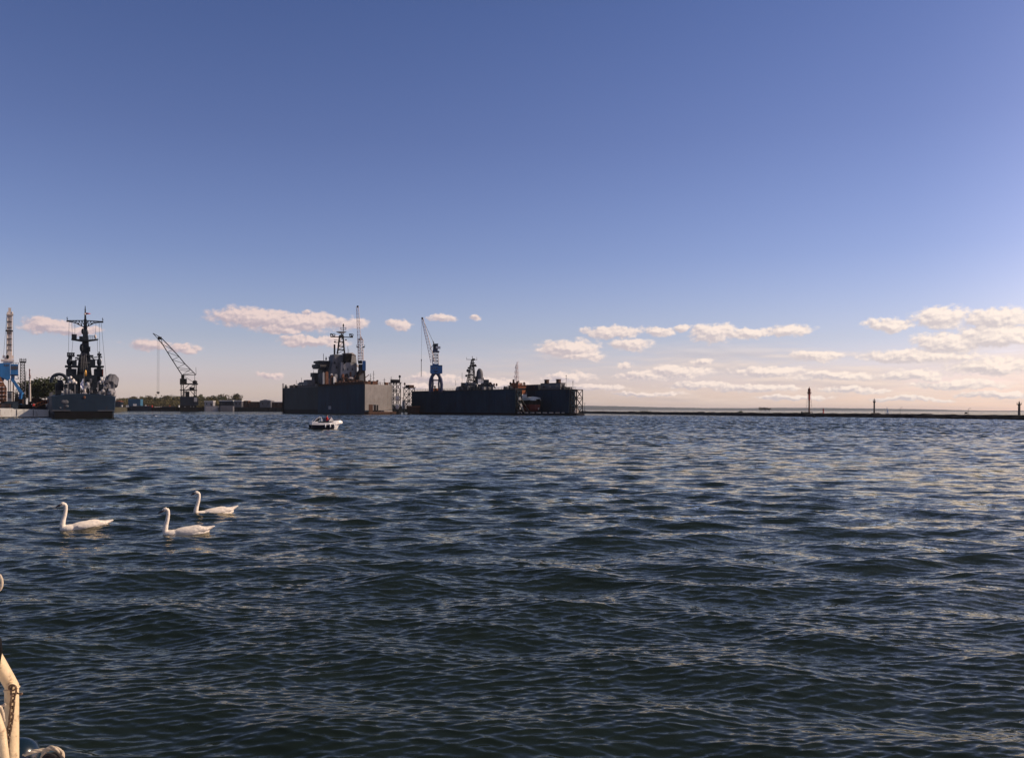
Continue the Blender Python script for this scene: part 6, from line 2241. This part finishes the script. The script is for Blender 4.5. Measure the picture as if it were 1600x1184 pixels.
# ------------------------------------------------------------------ swans
def swan(px0, d, label, s=1.0, yaw=0.0, lean=0.0, tail=0.0, head=0.0):
    p = P(px0, 640, d)
    a = math.atan2(p.x, p.y)
    t = world_thing('swan', label, 'swan', (p.x, p.y, -.02), -a + yaw, 'three swans swimming left')
    t.scale = (s, s, s)
    mb = MB()
    mb.ell((.08, 0, .055), .43, .20, .150, 18, 12)
    mb.ell((-.30, 0, .035), .24, .145, .105, 16, 10)
    mb.ell((.32, 0, .075), .22, .12, .085, 14, 10)
    mb.path([(.30, 0, .10), (.48, 0, .125 + tail * .4), (.66, 0, .18 + tail)], [.11, .065, .016], 10)
    nk = [(-.36, 0, -.01), (-.475, 0, .05), (-.485, 0, .15), (-.47 + lean * .3, 0, .27), (-.445 + lean * .6, 0, .40), (-.435 + lean * .85, 0, .52), (-.445 + lean, 0, .605), (-.478 + lean, 0, .650)]
    mb.path(nk, [.10, .086, .066, .054, .048, .045, .045, .048], 12)
    hx, hz = -.478 + lean, .652
    mb.path([(hx + .01, 0, hz), (hx - .045, 0, hz - .004 - head), (hx - .10, 0, hz - .03 - head * 2)], [.048, .049, .030], 12)
    mb.cur = 0
    body = mesh_obj('body', remesh(mb, .011, 5), M['swan'], t)
    b = MB()
    hz2 = hz - .03 - head * 2
    b.path([(hx - .085, 0, hz2 + .004), (hx - .13, 0, hz2 - .016), (hx - .185, 0, hz2 - .040)], [.030, .022, .010], 10)
    b.ell((hx - .088, 0, hz2 + .026), .020, .014, .016, 8, 6)
    b.path([(hx - .05, .04, hz2 + .022), (hx - .09, .022, hz2 + .012)], [.012, .014], 8)
    b.path([(hx - .05, -.04, hz2 + .022), (hx - .09, -.022, hz2 + .012)], [.012, .014], 8)
    b.build('bill', M['bill'], t, True)
    e = MB()
    for y in (-1, 1): e.ell((hx - .05, y * .045, hz2 + .034), .008, .006, .008, 8, 6)
    e.build('eye', M['black'], t, True)
    for sgn in (-1, 1):
        w = MB()
        for k in range(4):
            c = Vector((.06 + k * .095, sgn * (.165 - k * .018), (.115, .135, .118, .10)[k] + tail * .05 * k))
            w.ell(c, .25 - k * .025, .034, (.076, .080, .064, .045)[k], 14, 8, Matrix.Rotation(R(-4 - k * 3), 3, 'Y') @ Matrix.Rotation(sgn * R(16), 3, 'X'))
        w.path([(.36, sgn * .10, .115), (.50, sgn * .07, .135 + tail * .5), (.60, sgn * .045, .15 + tail * .8)], [.050, .03, .008], 8)
        mesh_obj('wing', remesh(w, .008, 1), M['swan'], t)
    return t


swan(132.5, 21.2, 'white swan farthest left, head high, swimming left on its own', 1.0, R(4), .03, .01, .0)
swan(292, 20.3, 'white swan nearest the viewer, in the middle of the three, swimming left', .97, R(-3), .02, .015, .012)
swan(335, 24.1, 'white swan farthest back with a raised tail, right of the other two', 1.0, R(8), .04, .055, -.004)
fr = Frame(243.5, 300)
t = fr.thing('gull', 'tiny white gull sitting on the open water below the black crane', 'bird')
mb = MB(); mb.ell((0, 0, .1), .30, .14, .13, 12, 8); mb.ell((-.24, 0, .27), .09, .08, .09, 10, 8); mb.path([(.2, 0, .12), (.5, 0, .2)], [.09, .02], 8); mb.path([(-.15, 0, .15), (-.23, 0, .24)], [.08, .06], 8)
mesh_obj('body', remesh(mb, .02, 3), M['flagwhite'], t)
mb = MB(); mb.path([(-.31, 0, .27), (-.42, 0, .25)], [.025, .008], 6); mb.build('bill', M['billorange'], t)


# ------------------------------------------------------------------ the viewer's own boat: only its corner rail is in the picture
def tour_boat():
    t = world_thing('tour_boat', "cream-painted corner rail of the nearest boat, with a rusty chain hanging from it", 'boat', (0, 0, 0))
    D = 2.5
    mb = MB(); rings = []
    for y, w0, w1 in ((-9, -5.2, 1.0), (-2, -5.6, 1.4), (1.5, -5.6, 1.4), (2.9, -5.2, 1.0)):
        rings.append([(w0, y, 1.2), (w0 + .3, y - .1, -.6), (w1 - .3, y - .1, -.6), (w1, y, 1.2)])
    mb.loft(rings).build('hull', M['hullred'], t)
    mb = MB(); mb.prism_z([(-5.3, -9.05), (1.1, -9.05), (1.5, -2), (1.5, 1.5), (1.1, 3.0), (-5.3, 3.0), (-5.7, 1.5), (-5.7, -2)], 1.204, 1.32); mb.build('deck', M['white'], t)
    q = lambda px, py, d=D: P(px, py, d)
    top = q(18.2, 1071)
    foot = q(19.5, 1430)
    rmb = MB()
    up = q(-118, 830, 2.35)
    up2 = q(-300, 800, 1.9)
    rmb.path([up2, up, top.lerp(up, .06), top, top.lerp(foot, .05), Vector((foot.x, foot.y, 1.3))], [.019] * 6, 18)
    rmb.lathe((foot.x, foot.y, 1.32), [(.05, 0), (.05, .012), (.022, .02), (.02, .05)], 16)
    v3 = q(-60, 1000, 2.3)
    rail = rmb.build('corner_rail', M['rail'], t, True)
    mb = MB(); mb.path([q(-30, 1050, 2.42), q(2.0, 1142, 2.42), q(9, 1200, 2.42), q(14, 1330, 2.42)], .0125, 12); mb.build('brace_rail', M['rail'], rail, True)
    mb = MB(); c = top.lerp(foot, .012); mb.path([c + Vector((math.cos(a) * .0195, math.sin(a) * .0195, .004 * math.cos(a))) for a in [i * .393 for i in range(16)]], .0028, 8, True); mb.build('weld_bead', M['rail'], rail, True)
    mb = MB(); c = q(17.3, 1070.5, D - .02)
    mb.ell(c, .011, .011, .011, 12, 8); mb.tube(c, c + Vector((.002, -.012, 0)), .006, None, 8); mb.build('bolt', M['rail'], rail, True)
    # shackle beside the bolt
    mb = MB(); c = q(20.5, 1073, D - .035)
    mb.path([c + Vector((math.cos(a) * .010, -.004, math.sin(a) * .008)) for a in [i * .52 for i in range(12)]], .0028, 8, True)
    s = q(28, 1083, D - .03); mb.path([q(25, 1080.5, D - .03), s, q(33, 1083.5, D - .03)], .0022, 8); mb.ell(q(33.5, 1083.3, D - .03), .0042, .004, .0042, 8, 6)
    mb.build('shackle', M['chain'], rail, True)
    # chain: separate links alternating face-on and edge-on
    mb = MB()
    pts = [(21.2, 1079), (20.2, 1089.5), (19.3, 1099.5), (18.6, 1109.5), (17.6, 1119.5), (16.4, 1129), (14.6, 1138), (13, 1147), (11.9, 1156.5), (11.3, 1166), (10.7, 1175.5), (10, 1185), (9.6, 1195), (9.2, 1205), (9, 1215), (9, 1225), (9, 1235)]
    W = [q(a, b, D - .035) for a, b in pts]
    for i, c in enumerate(W):
        nx = W[min(i + 1, len(W) - 1)] - W[max(i - 1, 0)]
        dn = nx.normalized()
        sx = Vector((1, 0, 0)) if i % 2 == 0 else Vector((.35, .94, 0))
        sx = (sx - dn * sx.dot(dn)).normalized()
        hl, hw = (.0135 if i else .017), (.0072 if i else .0092)
        loop = []
        for k in range(16):
            a = 2 * math.pi * k / 16
            cx, cy = math.cos(a), math.sin(a)
            loop.append(c + sx * (hw - .0018) * (abs(cx) ** .8) * (1 if cx > 0 else -1) + dn * (hl - .0015) * (abs(cy) ** .7) * (1 if cy > 0 else -1))
        mb.path(loop, .0027, 8, True)
    mb.build('chain', M['chain'], rail, True)
    # rope ends at the frame's left edge
    mb = MB()
    mb.path([q(-14, 1098, 2.45), q(0, 1104, 2.45), q(7.5, 1100.5, 2.47)], .0045, 10); mb.path([q(1, 1104, 2.45), q(4, 1112, 2.45), q(7, 1126, 2.46)], .0042, 10)
    mb.build('lashing', M['rope'], rail, True)
    mb = MB(); c = q(-7, 910, 2.4); k = 2.4 / F
    mb.path([c + Vector((math.cos(a) * 10.5 * k, 0, math.sin(a) * 15 * k)) for a in [i * .393 for i in range(16)]], .0036, 10, True)
    mb.path([c + Vector((-10 * k, 0, -8 * k)), q(-40, 960, 2.36)], .0036, 10)
    mb.build('rope_loop', M['rope'], rail, True)
    mb = MB(); mb.path([q(-16, 985, 2.38), q(-3, 1000, 2.38), q(-1.5, 1016, 2.39), q(-6, 1040, 2.4)], .009, 10); mb.build('rubber_hose', M['black'], rail, True)
    return t


tour_boat()
c = P(29.5, 1185, 2.78)
k = 2.78 / F
t = world_thing('float', 'dark blue ball float hanging behind the cream rail post at the lower left', 'float', c)
mb = MB(); mb.ell((0, 0, 0), 32 * k, 32 * k, 32 * k, 32, 20); mb.build('ball', M['float'], t, True)
mb = MB(); mb.lathe((0, 0, -32 * k - .02), [(.012, 0), (.018, .006), (.018, .03)], 12); mb.tube((0, 0, -32 * k - .02), (0, 0, -.5), .006, None, 8); mb.build('eyelet', M['rope'], t, True)
c = P(84, 1186, 2.75); k = 2.75 / F
t = world_thing('mooring_rope', 'tan mooring rope with a dark bound coil at the bottom left corner', 'rope', c)


def rope_tube(pts, r, twist=26):
    """a laid rope: three strands wound round the path"""
    pts = [Vector(p) for p in pts]
    dense = []
    for i in range(len(pts) - 1):
        p0, p1, p2, p3 = pts[max(i - 1, 0)], pts[i], pts[i + 1], pts[min(i + 2, len(pts) - 1)]
        for s in range(14):
            u = s / 14
            dense.append(.5 * ((2 * p1) + (p2 - p0) * u + (2 * p0 - 5 * p1 + 4 * p2 - p3) * u * u + (3 * p1 - p0 - 3 * p2 + p3) * u ** 3))
    dense.append(pts[-1])
    mb = MB()
    dist = 0
    strands = [[], [], []]
    for i, p in enumerate(dense):
        t_ = (dense[min(i + 1, len(dense) - 1)] - dense[max(i - 1, 0)]).normalized()
        x = t_.cross(Vector((0, 1, 0.01))).normalized(); y = t_.cross(x)
        if i: dist += (p - dense[i - 1]).length
        for k_ in range(3):
            a = dist / r * .55 + k_ * 2.094
            strands[k_].append(p + (x * math.cos(a) + y * math.sin(a)) * r * .5)
    for s in strands: mb.path(s, r * .56, 7)
    return mb


lp = lambda px, py, dy=0: ((px - 84) * k, dy, (1186 - py) * k)
rope_tube([lp(26, 1184, .0), lp(38, 1178, -.01), lp(52, 1172.5, -.01), lp(64, 1171.5, 0), (lp(74, 1173, .01))], .0062).build('rope', M['rope'], t, True)
rope_tube([lp(66, 1188), lp(68, 1177), lp(74, 1169.5), lp(83, 1168), lp(90, 1171), lp(94, 1178, .01), lp(94, 1190, .01)], .0075).build('coil', M['rope'], t, True)
rope_tube([lp(70, 1190, -.02), lp(74, 1181, -.02), lp(82, 1176, -.02), lp(92, 1175.5, -.02), lp(100, 1180, -.02), lp(104, 1190, -.02)], .0090).build('binding', M['darkrope'], t, True)
rope_tube([lp(78, 1190, -.025), lp(86, 1182.5, -.03), lp(95, 1186, -.03), lp(98, 1194, -.03)], .0075).build('coil', M['rope'], t, True)
mb = MB(); mb.path([lp(60, 1230), lp(70, 1192), lp(100, 1192), lp(106, 1230)], .012, 8); mb.path([lp(83, 1200), (lp(83, 1500))], .02, 10); mb.build('post', M['rail'], t, True)

# ------------------------------------------------------------------ haze over the water
def haze():
    me = MB().box(-20000, 20000, -20000, 20000, -1.6, 90)
    o = me.build('haze', M['black'])
    ma = bpy.data.materials.new('haze')
    ma.use_nodes = True
    nt = ma.node_tree
    nt.nodes.clear()
    out = nt.nodes.new('ShaderNodeOutputMaterial')
    v = nt.nodes.new('ShaderNodeVolumePrincipled')
    v.inputs['Color'].default_value = (.86, .90, 1.0, 1)
    v.inputs['Density'].default_value = HAZE
    v.inputs['Anisotropy'].default_value = 0.0
    nt.links.new(v.outputs[0], out.inputs['Volume'])
    o.data.materials.clear()
    o.data.materials.append(ma)
    tag(o, kind='stuff')


HAZE = 3e-5
haze()
